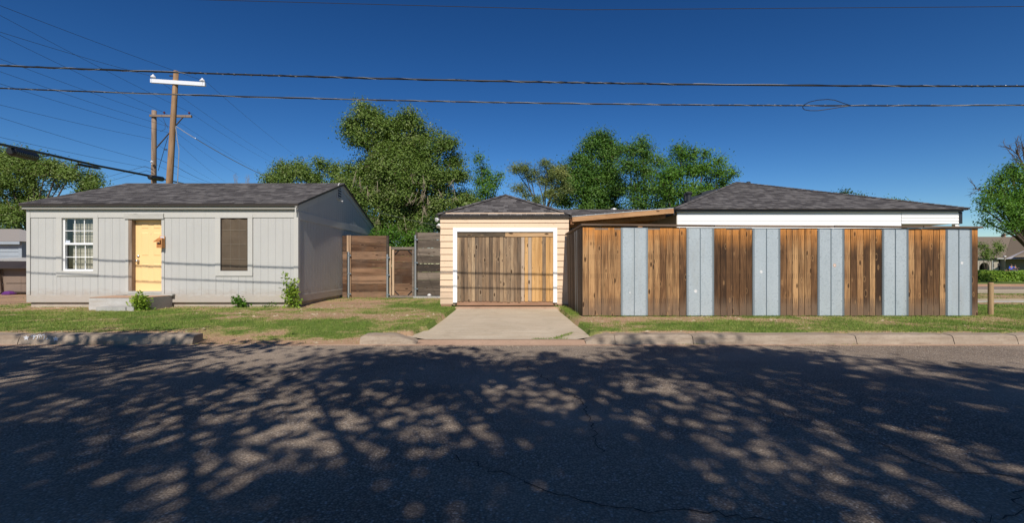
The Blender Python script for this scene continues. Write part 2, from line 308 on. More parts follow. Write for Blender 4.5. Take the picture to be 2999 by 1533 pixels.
# ------------------------------------------------------------------ object helpers
WL = {}
def wl(o): return WL.get(o.name, Vector((0, 0, 0))) if o else Vector((0, 0, 0))
def tag(o, label=None, cat=None, group=None, kind=None):
    if label: o['label'] = label
    if cat: o['category'] = cat
    if group: o['group'] = group
    if kind: o['kind'] = kind
    return o
def empty(name, loc, label, cat, group=None):
    o = bpy.data.objects.new(name, None); C.link(o); o.location = loc; o.empty_display_size = .2
    WL[o.name] = Vector(loc); return tag(o, label, cat, group)
def place(name, me, loc, parent=None, rot=None, kind=None):
    o = bpy.data.objects.new(name, me); C.link(o)
    if parent: o.parent = parent
    o.location = Vector(loc)-wl(parent); WL[o.name] = Vector(loc)
    if rot: o.rotation_euler = rot
    if kind: o['kind'] = kind
    return o
class MB:
    def __init__(s): s.v = []; s.f = []
    def quad(s, *p):
        n = len(s.v); s.v += [tuple(q) for q in p]; s.f.append(tuple(range(n, n+len(p)))); return s
    def box(s, x0, x1, y0, y1, z0, z1):
        if x1 < x0: x0, x1 = x1, x0
        if y1 < y0: y0, y1 = y1, y0
        n = len(s.v)
        s.v += [(x0, y0, z0), (x1, y0, z0), (x1, y1, z0), (x0, y1, z0), (x0, y0, z1), (x1, y0, z1), (x1, y1, z1), (x0, y1, z1)]
        s.f += [(n, n+3, n+2, n+1), (n+4, n+5, n+6, n+7), (n, n+1, n+5, n+4), (n+1, n+2, n+6, n+5), (n+2, n+3, n+7, n+6), (n+3, n, n+4, n+7)]
        return s
    def prism(s, pts, off):
        n = len(s.v); k = len(pts); off = Vector(off)
        s.v += [tuple(Vector(p)) for p in pts] + [tuple(Vector(p)+off) for p in pts]
        s.f += [tuple(range(n, n+k)), tuple(range(n+2*k-1, n+k-1, -1))]
        for i in range(k):
            j = (i+1) % k; s.f.append((n+i, n+k+i, n+k+j, n+j))
        return s
    def tube(s, path, rad, n=6, cap=True):
        path = [Vector(p) for p in path]; k = len(path)
        if not hasattr(rad, '__len__'): rad = [rad]*k
        base = len(s.v); up = None
        for i, p in enumerate(path):
            t = (path[min(i+1, k-1)]-path[max(i-1, 0)])
            t = t.normalized() if t.length > 1e-9 else Vector((0, 0, 1))
            if up is None: up = Vector((0, 0, 1)) if abs(t.z) < .9 else Vector((1, 0, 0))
            a = up-t*up.dot(t)
            a = a.normalized() if a.length > 1e-6 else t.orthogonal().normalized()
            b = t.cross(a); up = a
            for j in range(n):
                an = 2*math.pi*j/n; s.v.append(tuple(p+(a*math.cos(an)+b*math.sin(an))*rad[i]))
        for i in range(k-1):
            for j in range(n):
                j2 = (j+1) % n; s.f.append((base+i*n+j, base+i*n+j2, base+(i+1)*n+j2, base+(i+1)*n+j))
        if cap:
            s.f.append(tuple(base+j for j in range(n-1, -1, -1))); s.f.append(tuple(base+(k-1)*n+j for j in range(n)))
        return s
    def lathe(s, c, prof, n=12, axis='z'):
        base = len(s.v); c = Vector(c)
        for (r, h) in prof:
            for j in range(n):
                an = 2*math.pi*j/n; a, b = r*math.cos(an), r*math.sin(an)
                q = {'z': (a, b, h), 'y': (a, h, b), 'x': (h, a, b)}[axis]; s.v.append(tuple(c+Vector(q)))
        for i in range(len(prof)-1):
            for j in range(n):
                j2 = (j+1) % n; s.f.append((base+i*n+j, base+i*n+j2, base+(i+1)*n+j2, base+(i+1)*n+j))
        s.f.append(tuple(base+j for j in range(n-1, -1, -1))); s.f.append(tuple(base+(len(prof)-1)*n+j for j in range(n)))
        return s
    def build(s, name, mat, parent=None, origin=None, smooth=False, kind=None):
        if origin is None:
            if parent is None or parent.name not in WL: origin = Vector((0, 0, 0))
            else: origin = wl(parent)
        origin = Vector(origin)
        me = bpy.data.meshes.new(name); me.from_pydata([tuple(Vector(v)-origin) for v in s.v], [], s.f); me.validate()
        me.materials.append(M[mat] if isinstance(mat, str) else mat)
        if smooth: me.polygons.foreach_set('use_smooth', [True]*len(me.polygons))
        return place(name, me, origin, parent, kind=kind)
def bx(name, mat, parent, x0, x1, y0, y1, z0, z1, own=False, kind=None):
    """one box part; own=True puts the origin at its own base so wood grain differs from piece to piece"""
    o = ((x0+x1)/2, (y0+y1)/2, min(z0, z1)) if own else None
    return MB().box(x0, x1, y0, y1, z0, z1).build(name, mat, parent, origin=o, kind=kind)
def fast_mesh(name, verts, nper, mat, attr=None):
    verts = np.asarray(verts, np.float32).reshape(-1, 3); nv = len(verts); nf = nv//nper
    me = bpy.data.meshes.new(name); me.vertices.add(nv); me.vertices.foreach_set('co', verts.ravel())
    me.loops.add(nv); me.loops.foreach_set('vertex_index', np.arange(nv, dtype=np.int32))
    me.polygons.add(nf); me.polygons.foreach_set('loop_start', np.arange(0, nv, nper, dtype=np.int32))
    me.polygons.foreach_set('loop_total', np.full(nf, nper, np.int32)); me.update(calc_edges=True)
    me.materials.append(M[mat]); return me
def leaf_quads(cent, L, W, droop=0.0, out=None):
    n = len(cent); a = NR.normal(size=(n, 3)); a[:, 2] -= droop; a /= np.linalg.norm(a, axis=1)[:, None]+1e-9
    t = NR.normal(size=(n, 3))*.55; t[:, 2] += .55
    if out is not None: t += out*.9
    a -= t*(a*t).sum(1)[:, None]/((t*t).sum(1)[:, None]+1e-6)*.85; a /= np.linalg.norm(a, axis=1)[:, None]+1e-9; b = np.cross(a, t); b /= np.linalg.norm(b, axis=1)[:, None]+1e-9
    s = NR.uniform(.65, 1.3, (n, 1)); a = a*L/2*s; b = b*W/2*s
    return np.stack([cent-a, cent+b-a*.1, cent+a, cent-b-a*.1], 1).reshape(-1, 3)
def vnoise(x, y, sc_=1.0, seed=0, octv=4):
    x = np.asarray(x, float)*sc_+seed*17.3; y = np.asarray(y, float)*sc_+seed*9.1; out = 0; amp = .5; tot = 0
    for o in range(octv):
        xi = np.floor(x).astype(np.int64); yi = np.floor(y).astype(np.int64); fx = x-xi; fy = y-yi
        fx = fx*fx*(3-2*fx); fy = fy*fy*(3-2*fy)
        def h(a, b):
            q = (a*374761393+b*668265263+seed*1013+o*7919) & 0x7fffffff; q = ((q ^ (q >> 13))*1274126177) & 0x7fffffff
            return ((q ^ (q >> 16)) & 0xffff)/65535.0
        v = h(xi, yi)*(1-fx)*(1-fy)+h(xi+1, yi)*fx*(1-fy)+h(xi, yi+1)*(1-fx)*fy+h(xi+1, yi+1)*fx*fy
        out = out+v*amp; tot += amp; amp *= .5; x = x*2.03+11; y = y*2.03+5
    return out/tot

# ------------------------------------------------------------------ ground
ROAD_Z, GUT = -.15, 7.60
KERBS = [(-60.0, -5.05), (-2.42, -1.48), (1.30, 60.0)]     # spans where the kerb stands
def dpath(Y):      # half-open outline of the drive at depth Y: (left, right)
    L = [(7.85, -1.72), (8.3, -1.60), (8.9, -1.56), (9.6, -1.52), (10.8, -1.50), (13.0, -1.50)]
    Rr = [(7.85, 1.34), (8.3, 1.30), (9.6, 1.28), (10.8, 1.24), (13.0, 1.22)]
    f = lambda T: np.interp(Y, [a for a, _ in T], [b for _, b in T])
    return f(L), f(Rr)
def drive_z(Y): return np.interp(Y, [7.8, 9.0, 13.02], [-.108, -.085, -.062])
def gz(x, y):
    x = np.asarray(x, float); y = np.asarray(y, float)
    z = (vnoise(x, y, .7, 3)-.5)*.05
    z = np.where(y > 24, 0, z)
    gap = ((x > -5.3) & (x < -2.2)).astype(float)                # broken kerb: the lawn runs down to the road
    edge = np.clip((y-7.55)/1.7, 0, 1); z = z*edge
    z = z-gap*(1-edge)*.165
    inner = (y < 7.86) & (gap <= 0.0)
    z = np.where(inner, -.30, z)
    l, r = dpath(y); ind = (x > l+.02) & (x < r-.02) & (y < 13.1)
    z = np.where(ind, -.26, z)
    near = np.clip(1-np.abs(y-13)/3, 0, 1)*np.clip((-x-5)/2, 0, 1)
    return z-near*.03
def grass_mask(x, y):
    g = .60+(vnoise(x, y, .9, 1)-.5)*1.2+(vnoise(x, y, 2.6, 2)-.5)*1.3+(vnoise(x, y, 9, 6)-.5)*.9
    def blob(cx, cy, rx, ry, a): return a*np.exp(-(((x-cx)/rx)**2+((y-cy)/ry)**2))
    g = g-blob(-12.0, 12.4, 2.0, .8, .75)-blob(-5.0, 10.7, 1.5, .8, .6)-blob(-4.6, 13.6, 1.5, 1.7, .5)-blob(-5.4, 8.05, .9, .28, .8)
    g = g-blob(-2.6, 10.6, 1.4, .6, .35)-blob(-7.6, 12.9, 3, .25, .3)
    g = g-np.where(x > 1.3, .22*np.exp(-((y-9.95)/.42)**2), 0)+np.where(x > 1.3, .22*np.exp(-((y-8.5)/.5)**2), 0)
    g = g+blob(-10, 9.6, 5, 1.2, .35)+blob(-2.7, 13.5, 1.3, 1.3, .45)+blob(-3.5, 9.2, 1.6, .5, .3)+blob(-9, 11.6, 2.5, .6, .25)+blob(13.0, 11.0, 3, 2.5, .4)
    g = g-np.where(y < 8.05, .25, 0)-np.where((y < 7.9) & (x < -2.4) & (x > -5.1), .4, 0)
    g = g-np.where((x > 12) & (y > 13.6) & (y < 15.2), .5, 0)-np.where((x < -13.2) & (y > 14.2), .8, 0)
    return g
def build_ground():
    xs = np.concatenate([[-600, -300, -150, -80, -50, -35, -28, -22], np.arange(-18, 18.01, .12), [20, 23, 27, 32, 40, 55, 80, 150, 300, 600]])
    ys = np.concatenate([np.arange(7.50, 14.4, .09), np.arange(14.5, 24, .5), [26, 30, 36, 45, 60, 90, 150, 300, 700]])
    gx, gy = np.meshgrid(xs, ys); zz = gz(gx, gy); gm = grass_mask(gx, gy)
    gm = np.where(gy > 25, .75+(vnoise(gx, gy, .2, 5)-.5), gm)
    nv = gx.size; W_ = len(xs)
    me = bpy.data.meshes.new('lawn')
    idx = np.arange(nv).reshape(gx.shape); q = np.stack([idx[:-1, :-1], idx[:-1, 1:], idx[1:, 1:], idx[1:, :-1]], -1).reshape(-1, 4)
    me.vertices.add(nv); me.vertices.foreach_set('co', np.stack([gx, gy, zz], -1).astype(np.float32).ravel())
    me.loops.add(q.size); me.loops.foreach_set('vertex_index', q.astype(np.int32).ravel())
    me.polygons.add(len(q)); me.polygons.foreach_set('loop_start', np.arange(0, q.size, 4, dtype=np.int32)); me.polygons.foreach_set('loop_total', np.full(len(q), 4, np.int32))
    me.update(calc_edges=True)
    at = me.attributes.new('grass', 'FLOAT', 'POINT'); at.data.foreach_set('value', gm.astype(np.float32).ravel())
    me.materials.append(M['lawn_soil']); me.polygons.foreach_set('use_smooth', [True]*len(me.polygons))
    place('lawn', me, (0, 0, 0), kind='structure')
build_ground()
o = MB().quad((-600, -3.6, 0), (-600, -400, 0), (600, -400, 0), (600, -3.6, 0)).build('ground', 'far_lawn', kind='structure')
o = MB().box(-600, 600, -3.6, -3.45, -.3, .0).build('kerb', 'kerb_conc', kind='structure')
bm_ = MB()
for i in range(-30, 30): pass
road = MB().quad((-600, -3.45, ROAD_Z), (600, -3.45, ROAD_Z), (600, 7.62, ROAD_Z), (-600, 7.62, ROAD_Z)).build('road', 'asphalt', kind='structure')

def gpt(px, py, z=ROAD_Z):
    Y = (EYE-z)*F/(py-HY); return X(px, Y), Y
def crack(pts, wd, z=ROAD_Z+.004, name='crack', mat='tar', parent=None, jit=.03, seg=.05):
    rr = random.Random(int(pts[0][0])); W3 = [Vector((*gpt(*p), 0)) for p in pts]; path = []
    for a, b in zip(W3[:-1], W3[1:]):
        n = max(2, int((b-a).length/seg))
        for i in range(n): path.append(a.lerp(b, i/n)+Vector((rr.uniform(-jit, jit), rr.uniform(-jit, jit), 0)))
    path.append(W3[-1]); mb = MB()
    L_, R_ = [], []
    for i, p in enumerate(path):
        t = (path[min(i+1, len(path)-1)]-path[max(0, i-1)]).normalized(); nn = Vector((-t.y, t.x, 0)); q = wd*rr.uniform(.25, 1.0)
        L_.append(p+nn*q+Vector((0, 0, z))); R_.append(p-nn*q+Vector((0, 0, z)))
    n0 = len(mb.v); mb.v += [tuple(v) for v in L_+R_]; k = len(path)
    mb.f += [(n0+i, n0+k+i, n0+k+i+1, n0+i+1) for i in range(k-1)]
    return mb.build(name, mat, parent)
crack([(1541, 1073), (1595, 1108), (1650, 1138), (1690, 1168), (1722, 1212), (1745, 1290), (1762, 1330)], .006, parent=road)
crack([(1340, 1340), (1500, 1402), (1600, 1440), (1700, 1466), (1880, 1505), (2090, 1502), (2300, 1540), (2600, 1600)], .006, parent=road)
crack([(2270, 1208), (2420, 1262), (2600, 1310), (2750, 1382), (2999, 1402), (3300, 1420)], .006, parent=road)
crack([(2995, 1432), (2960, 1460), (2990, 1500), (2860, 1530), (2700, 1600)], .006, parent=road)
# ring shaped patch over a manhole
mc = empty('manhole_patch', (*gpt(782, 1101), ROAD_Z), 'round rippled asphalt patch over a manhole in the road', 'manhole patch')
mx_, my_ = gpt(782, 1101)
for i, r in enumerate((.08, .17, .25, .33, .41)):
    mb = MB(); n = 40
    for j in range(n):
        a0, a1 = 2*math.pi*j/n, 2*math.pi*(j+1)/n
        for q0, q1, z0, z1 in ((r-.018, r, 0.001, .010), (r, r+.018, .010, .001)):
            mb.quad(*[(mx_+rr_*math.cos(a), my_+rr_*math.sin(a)*1.0, ROAD_Z+zz_) for rr_, a, zz_ in ((q0, a0, z0), (q1, a0, z1), (q1, a1, z1), (q0, a1, z0))])
    mb.build('ring', 'seal_ring', mc)

# kerb sections
def kerb_section(x0, x1, parent, end0=False, end1=False):
    prof = [(7.60, -.155), (7.615, -.10), (7.64, -.030), (7.655, -.010), (7.69, -.001), (7.87, .004), (7.87, -.3), (7.60, -.3)]
    mb = MB(); xs = [x0]
    n = max(2, int((x1-x0)/.06)) if x1-x0 < 2 else max(2, int((x1-x0)/.15)); xs = [x0+(x1-x0)*i/n for i in range(n+1)]
    rr = random.Random(int(x0*100)); k = len(prof)
    for i, x in enumerate(xs):
        sc_ = 1.0
        if end0 is True and x-x0 < .09: sc_ = .78+.22*math.sin(max(0, (x-x0)/.09)*math.pi/2)
        if end0 == 'ramp': sc_ = .28+.72*math.sin(min(1, (x-x0)/.40)*math.pi/2)
        if end1 and x1-x < .38: sc_ = .30+.70*max(0, (x1-x)/.38)
        for (y, z) in prof:
            zz = -.155+(z+.155)*sc_ if z > -.2 else z
            dy = rr.uniform(-.006, .006) if -.12 < z < -.005 else 0
            if (i in (0, n)) and z > -.1 and not (end0 and i == 0): zz -= .012; 
            mb.v.append((x, y+dy, zz+(rr.uniform(-.004, .004) if z > -.1 else 0)))
    for i in range(n):
        for j in range(k):
            j2 = (j+1) % k; mb.f.append((i*k+j, (i+1)*k+j, (i+1)*k+j2, i*k+j2))
    mb.f.append(tuple(range(k))); mb.f.append(tuple(n*k+j for j in range(k-1, -1, -1)))
    return mb.build('kerb_section', 'kerb_conc', parent, origin=((x0+x1)/2, 7.7, -.15), smooth=False)
kb = empty('kerb', (3, 7.7, -.15), 'pale concrete kerb running along the lawn edge', 'kerb'); kb['kind'] = 'structure'; del kb['category']
def sections(xs, **kw):
    for i, (a, b) in enumerate(zip(xs[:-1], xs[1:])):
        kerb_section(a+.006, b-.006, kb, end0=kw.get('end0', False) and i == 0, end1=kw.get('end1', False) and i == len(xs)-2)
g = lambda px: X(px, 7.65)
sections([-60, -40, -20, -14, -10.4, g(60), g(570)], end1=False)
sections([g(1055), g(1222)], end0=True, end1=True)
kerb_section(g(1716), g(1800), kb, end1=False, end0='ramp')
sections([g(1800), g(2028), g(2505), g(2789), g(2975), 11.5, 15, 20, 40, 60])
# gutter apron in front of the drive
apr = MB(); 
apr.prism([(g(1195), 7.60, -.146), (g(1745), 7.60, -.146), (g(1722), 7.86, -.112), (g(1216), 7.86, -.112)], (0, 0, -.15))
apr.build('apron', 'lip_conc', kb)
# sprayed stars and digits on the left kerb face (worn, hardly legible)
def on_kerb(px, py):   # kerb face profile: point slightly proud of it
    t = (py-980)/30.0; Yk = np.interp(t, [0, .08, .25, .6, 1], [7.69, 7.655, 7.64, 7.615, 7.60]); zk = np.interp(t, [0, .08, .25, .6, 1], [.0, -.010, -.030, -.10, -.155])
    return (X(px, Yk), Yk-.006, zk+.004)
spray = empty('kerb_lettering', on_kerb(110, 992), 'worn white painted stars and house number on the kerb face', 'kerb number')
def star(px, py, r):
    pts = []
    for i in range(10):
        a = math.pi/2+i*math.pi/5; q = r if i % 2 == 0 else r*.45
        pts.append((px+q*1.1*math.cos(a), py-q*.75*math.sin(a)))
    mb = MB(); c0 = on_kerb(px, py)
    for i in range(10): mb.quad(c0, on_kerb(*pts[i]), on_kerb(*pts[(i+1) % 10]))
    mb.build('star', 'white_spray', spray)
star(78.5, 990.5, 9); star(165, 993, 9)
def stroke(pts, wpx=1.5):
    mb = MB()
    for (a, b) in zip(pts[:-1], pts[1:]):
        d = Vector((b[0]-a[0], b[1]-a[1])); n = Vector((-d.y, d.x)).normalized()*wpx/2
        mb.quad(on_kerb(a[0]+n.x, a[1]+n.y), on_kerb(b[0]+n.x, b[1]+n.y), on_kerb(b[0]-n.x, b[1]-n.y), on_kerb(a[0]-n.x, a[1]-n.y))
    mb.build('digit', 'white_spray', spray)
stroke([(92, 988), (96, 983), (100, 984), (98, 989), (102, 985), (105, 982)], 2); stroke([(98, 994), (103, 988), (107, 986), (112, 985), (111, 991), (109, 994)], 2)
stroke([(112, 984), (117, 981), (121, 981), (118, 987), (117, 991)], 2); stroke([(123, 990), (122, 986), (127, 982), (133, 981)], 2)
stroke([(131, 985), (133, 990), (129, 994)], 2); stroke([(137, 994), (142, 991)], 2)

# driveway slab
def drive():
    mb = MB(); Ys = [7.865, 8.0, 8.15, 8.35, 8.6, 8.9, 9.3, 9.8, 10.4, 11.2, 12.2, 13.02]; rr = random.Random(3)
    rows = []
    for Y in Ys:
        l, r = dpath(Y); fl = 0.0 if Y > 8.3 else 0
        l = float(l)+rr.uniform(-.012, .012); r = float(r)+rr.uniform(-.012, .012)
        if Y < 8.6: l -= (8.6-Y)*.02; r += (8.6-Y)*.05
        rows.append([(l+(r-l)*t, Y, float(drive_z(Y))+(.05*max(0, 1-t/.1)+.05*max(0, (t-.9)/.1))*max(0, (9.2-Y)/1.3)) for t in (0, .05, .1, .3, .5, .7, .9, .95, 1)])
    n = 9
    for row in rows: mb.v += row
    for i in range(len(Ys)-1):
        for j in range(n-1): mb.f.append((i*n+j, i*n+j+1, (i+1)*n+j+1, (i+1)*n+j))
    b = len(mb.v); mb.v += [(x, y, z-.12) for row in rows for (x, y, z) in (row[0], row[-1])]
    for i in range(len(Ys)-1):
        mb.f.append((i*n, (i+1)*n, b+2*(i+1), b+2*i)); mb.f.append((i*n+n-1, b+2*i+1, b+2*(i+1)+1, (i+1)*n+n-1))
    return mb.build('driveway', 'concrete', kind='structure', smooth=False)
dr = drive()
bx('threshold_slab', 'lip_conc', dr, -1.55, 1.33, 13.02, 13.30, -.2, -.016)
def dcrack(pts, wd): return crack(pts, wd, z=0, name='crack', mat='tar', parent=dr, jit=.02)
# weeds in the slab joint are added with the grass

# cross street, path and verge on the right, beyond the fence
MB().quad((15.5, 22.4, .012), (600, 22.4, .012), (600, 25.6, .012), (15.5, 25.6, .012)).build('cross_street', 'asphalt', kind='structure')
MB().box(15.5, 600, 25.6, 25.85, -.1, .13).build('kerb_far', 'sill_red', kind='structure').name = 'far_kerb'
MB().quad((15.5, 19.2, .008), (600, 19.2, .008), (600, 22.4, .008), (15.5, 22.4, .008)).build('street_apron', 'path_dirt', kind='structure')
MB().box(12.2, 600, 14.55, 14.68, -.05, .03).build('edging', 'concrete_grey', kind='structure')
MB().quad((20.2, 20.3, .016), (40, 20.3, .016), (40, 20.9, .016), (19.6, 20.9, .016)).build('pale_slab', 'concrete', kind='structure')
MB().quad((12.2, 14.72, .010), (600, 14.72, .010), (600, 15.9, .010), (12.6, 15.9, .010)).build('footpath', 'path_dirt', kind='structure')

# ------------------------------------------------------------------ roofs
SH_ME = {}
def shingle_mesh(wd, exp):
    k = (round(wd, 3), round(exp, 3))
    if k not in SH_ME:
        mb = MB(); h = exp*1.08; t = .010
        mb.v = [(0.004, 0, 0), (wd-.004, 0, 0), (wd-.004, 0, t), (0.004, 0, t), (0.004, h, .001), (wd-.004, h, .001)]
        mb.f = [(0, 1, 2, 3), (3, 2, 5, 4), (1, 5, 2), (0, 3, 4), (0, 4, 5, 1)]
        me = bpy.data.meshes.new('shingle'); me.from_pydata(mb.v, [], mb.f); me.materials.append(M['shingle']); SH_ME[k] = me
    return SH_ME[k]
def shingle_field(parent, O, U, V, length, height, xr, exp=.14, widths=(.16, .22, .30), limit=290, mat='shingle', seed=1):
    """courses of wedge shingles on the plane O + u*U + v*V; xr(v) gives the clipped range of u"""
    rr = random.Random(seed); U = Vector(U).normalized(); V = Vector(V).normalized(); N = U.cross(V).normalized()
    from mathutils import Matrix
    rot = Matrix((U, V, N)).transposed().to_euler()
    v = 0.0; cnt = 0; rest = MB()
    while v < height-.02:
        e = min(exp, height-v); a, b = xr(v+e*.5); u = a
        while u < b-.01:
            wd = rr.choice(widths); last = u+wd >= b-.03
            if last: wd = b-u
            lift = N*rr.uniform(.001, .004)
            if last or e < exp*.99 or cnt >= limit:
                p0 = O+U*(u+.004)+V*v+lift; p1 = O+U*(u+wd-.004)+V*v+lift; t = N*.010; h = V*min(e*1.08, height-v)
                n = len(rest.v); rest.v += [tuple(q) for q in (p0, p1, p1+t, p0+t, p0+h+N*.001, p1+h+N*.001)]
                rest.f += [(n, n+1, n+2, n+3), (n+3, n+2, n+5, n+4), (n+1, n+5, n+2), (n, n+3, n+4)]
            else:
                place('shingle', shingle_mesh(wd, exp), O+U*u+V*v+lift, parent, rot); cnt += 1
            u += wd
        v += exp
    if rest.v: rest.build('shingles', mat, parent, kind='stuff')
def strip(name, mat, parent, a, b, wd, th, up=(0, 0, 1)):
    """a board from a to b, wd tall along up, th thick"""
    a, b = Vector(a), Vector(b); d = (b-a).normalized(); up = Vector(up); s_ = d.cross(up).normalized(); u2 = s_.cross(d).normalized()
    mb = MB(); mb.prism([a-s_*th/2, b-s_*th/2, b+s_*th/2, a+s_*th/2], u2*wd); return mb.build(name, mat, parent)

# ------------------------------------------------------------------ grey house
HY0 = 13.10; S1 = F/HY0
def hx(px): return X(px, HY0)
def hz(py): return Z(py, HY0)
HL, HR = hx(80), hx(873); HB = 20.0; WZ0, WZ1 = hz(886), hz(604)
house = empty('grey_house', ((HL+HR)/2, HY0, 0), 'small single storey grey wooden house with a yellow front door', 'house')
RY = (HY0+HB)/2; EAVE_Z = hz(597)+.01; RIDGE_Z = Z(536, RY)
wins = [(hx(183), hx(275), hz(794), hz(639)), (hx(378), hx(475), hz(862), hz(641)), (hx(647), hx(727), hz(794), hz(639))]
# walls (backing)
fw = MB(); xs = sorted({HL, HR, *[w_[0] for w_ in wins], *[w_[1] for w_ in wins]})
for a, b in zip(xs[:-1], xs[1:]):
    hole = [w_ for w_ in wins if w_[0] <= a+1e-6 and b <= w_[1]+1e-6]
    if hole:
        fw.box(a, b, HY0+.02, HY0+.12, WZ0, hole[0][2]); fw.box(a, b, HY0+.02, HY0+.12, hole[0][3], WZ1)
    else: fw.box(a, b, HY0+.02, HY0+.12, WZ0, WZ1)
wall = fw.build('front_wall', 'siding_grey', house)
def roof_z(y): return EAVE_Z+(RIDGE_Z-EAVE_Z)*(1-abs(y-RY)/(RY-(HY0-.15)))
side = MB(); side.prism([(HR-.02, HY0+.02, WZ0), (HR-.02, HB, WZ0), (HR-.02, HB, roof_z(HB)-.06), (HR-.02, RY, roof_z(RY)-.06), (HR-.02, HY0+.02, roof_z(HY0)-.06)], (-.1, 0, 0))
side_w = side.build('gable_wall', 'siding_grey', house)
side = MB(); side.prism([(HL, HY0+.02, WZ0), (HL, HB, WZ0), (HL, HB, roof_z(HB)-.06), (HL, RY, roof_z(RY)-.06), (HL, HY0+.02, roof_z(HY0)-.06)], (.1, 0, 0))
side.build('gable_wall', 'siding_grey', house)
bx('rear_wall', 'siding_grey', house, HL+.1, HR-.12, HB-.1, HB, WZ0, WZ1)
bx('floor', 'dark_void', house, HL+.1, HR-.12, HY0+.12, HB-.1, WZ0, WZ0+.1)
bx('foundation', 'found', house, HL+.06, HR-.07, HY0+.05, HB-.05, -.25, WZ0+.005)
# planks of the front
BAND0, BAND1 = hz(638), hz(615)
def front_plank(x0, x1, z0, z1):
    if z1-z0 < .02 or x1-x0 < .015: return
    d = rng.uniform(0, .0015)
    MB().box(x0+.0018, x1-.0018, HY0-d, HY0+.021, z0, z1).build('plank', 'siding_grey', wall, origin=(x0, HY0, z0))
x = hx(91); grooves = [x]
while x < hx(862): x += .2032*rng.choice([1, 1, 1, 1, 1]); grooves.append(min(x, hx(862)))
cas = [(hx(167), hx(289), hz(809), hz(630)), (hx(368), hx(483), hz(866), hz(626)), (hx(632), hx(741), hz(809), hz(630))]
for a, b in zip(grooves[:-1], grooves[1:]):
    cuts = sorted({a, b, *[q for c_ in cas for q in c_[:2] if a < q < b]})
    for c0, c1 in zip(cuts[:-1], cuts[1:]):
        h = [c_ for c_ in cas if c_[0] <= c0+1e-6 and c1 <= c_[1]+1e-6]
        zb = hz(865)
        if h:
            front_plank(c0, c1, zb, h[0][2]); 
        else: front_plank(c0, c1, zb, BAND0)
    front_plank(a, b, BAND1, hz(606))
bx('band_board', 'trim_grey', wall, hx(91), hx(862), HY0-.018, HY0+.02, BAND0, BAND1, own=True)
bx('skirt_board', 'trim_grey', wall, hx(80), hx(872.5), HY0-.02, HY0+.02, WZ0, hz(865), own=True)
bx('corner_board', 'trim_grey', wall, hx(80), hx(90.5), HY0-.022, HY0+.02, hz(865)+.002, hz(605), own=True)
bx('corner_board', 'trim_grey', wall, hx(862.5), HR+.018, HY0-.022, HY0+.02, hz(865)+.002, hz(605), own=True)
# gable side planks, facing the alley
y = HY0+.02; ys = [y]
while y < HB: y += .2032; ys.append(min(y, HB))
SB0, SB1 = 2.38, 2.60
for a, b in zip(ys[:-1], ys[1:]):
    if b-a < .03: continue
    MB().box(HR-.021, HR, a+.0035, b-.0035, hz(865), SB0).build('plank', 'siding_grey', side_w, origin=(HR, a, hz(865)))
    za, zb = roof_z(a)-.20, roof_z(b)-.20
    if max(za, zb) > SB1+.03:
        pts = [(HR-.021, a+.0035, SB1), (HR-.021, b-.0035, SB1), (HR-.021, b-.0035, max(zb, SB1+.001)), (HR-.021, a+.0035, max(za, SB1+.001))]
        if a < RY < b: pts.insert(3, (HR-.021, RY, roof_z(RY)-.2))
        MB().prism(pts, (.021, 0, 0)).build('plank', 'siding_grey', side_w, origin=(HR, a, SB1))
bx('band_board', 'trim_grey', side_w, HR-.02, HR+.018, HY0+.021, HB, SB0, SB1, own=True)
bx('skirt_board', 'trim_grey', side_w, HR-.02, HR+.020, HY0+.021, HB, WZ0, hz(865), own=True)
bx('corner_board', 'trim_grey', side_w, HR-.02, HR+.018, HY0+.021, HY0+.10, hz(865)+.002, SB0-.002, own=True)
for ya, yb in ((HY0-.14, RY), (HB+.14, RY)):     # rake boards, two layers
    for k, (dz, wd, ox) in enumerate(((-.125, .07, .040), (-.28, .17, .012))):
        mb = MB(); A = (HR-.02, ya, roof_z(ya)+dz); B = (HR-.02, yb, roof_z(yb)+dz)
        mb.prism([A, B, (B[0], B[1], B[2]+wd), (A[0], A[1], A[2]+wd)], (ox+.022, 0, 0)); mb.build('rake_board', 'trim_grey', side_w)
# gable vent with a pointed head
vy, vz = 16.20, Z(586, 16.2); vo = MB()
vo.prism([(HR, vy-.21, vz), (HR, vy+.21, vz), (HR, vy+.21, vz+.38), (HR, vy, vz+.58), (HR, vy-.21, vz+.38)], (.03, 0, 0)); vent = vo.build('gable_vent', 'trim_grey', house)
vo = MB(); vo.prism([(HR+.031, vy-.14, vz+.06), (HR+.031, vy+.14, vz+.06), (HR+.031, vy+.14, vz+.34), (HR+.031, vy, vz+.48), (HR+.031, vy-.14, vz+.34)], (.002, 0, 0)); vo.build('opening', 'dark_void', vent)
for i in range(4):
    zz = vz+.09+i*.085; MB().prism([(HR+.033, vy-.135, zz), (HR+.033, vy+.135, zz), (HR+.055, vy+.135, zz-.03), (HR+.055, vy-.135, zz-.03)], (0, 0, .02)).build('louvre', 'trim_grey', vent)
lamp = MB().lathe((HR+.0, 16.35, Z(590, 16.35)), [(.015, 0), (.02, .02), (.02, .06), (.035, .08), (.0, .085)], 10, 'x').build('vent_pipe', 'white_paint', house)
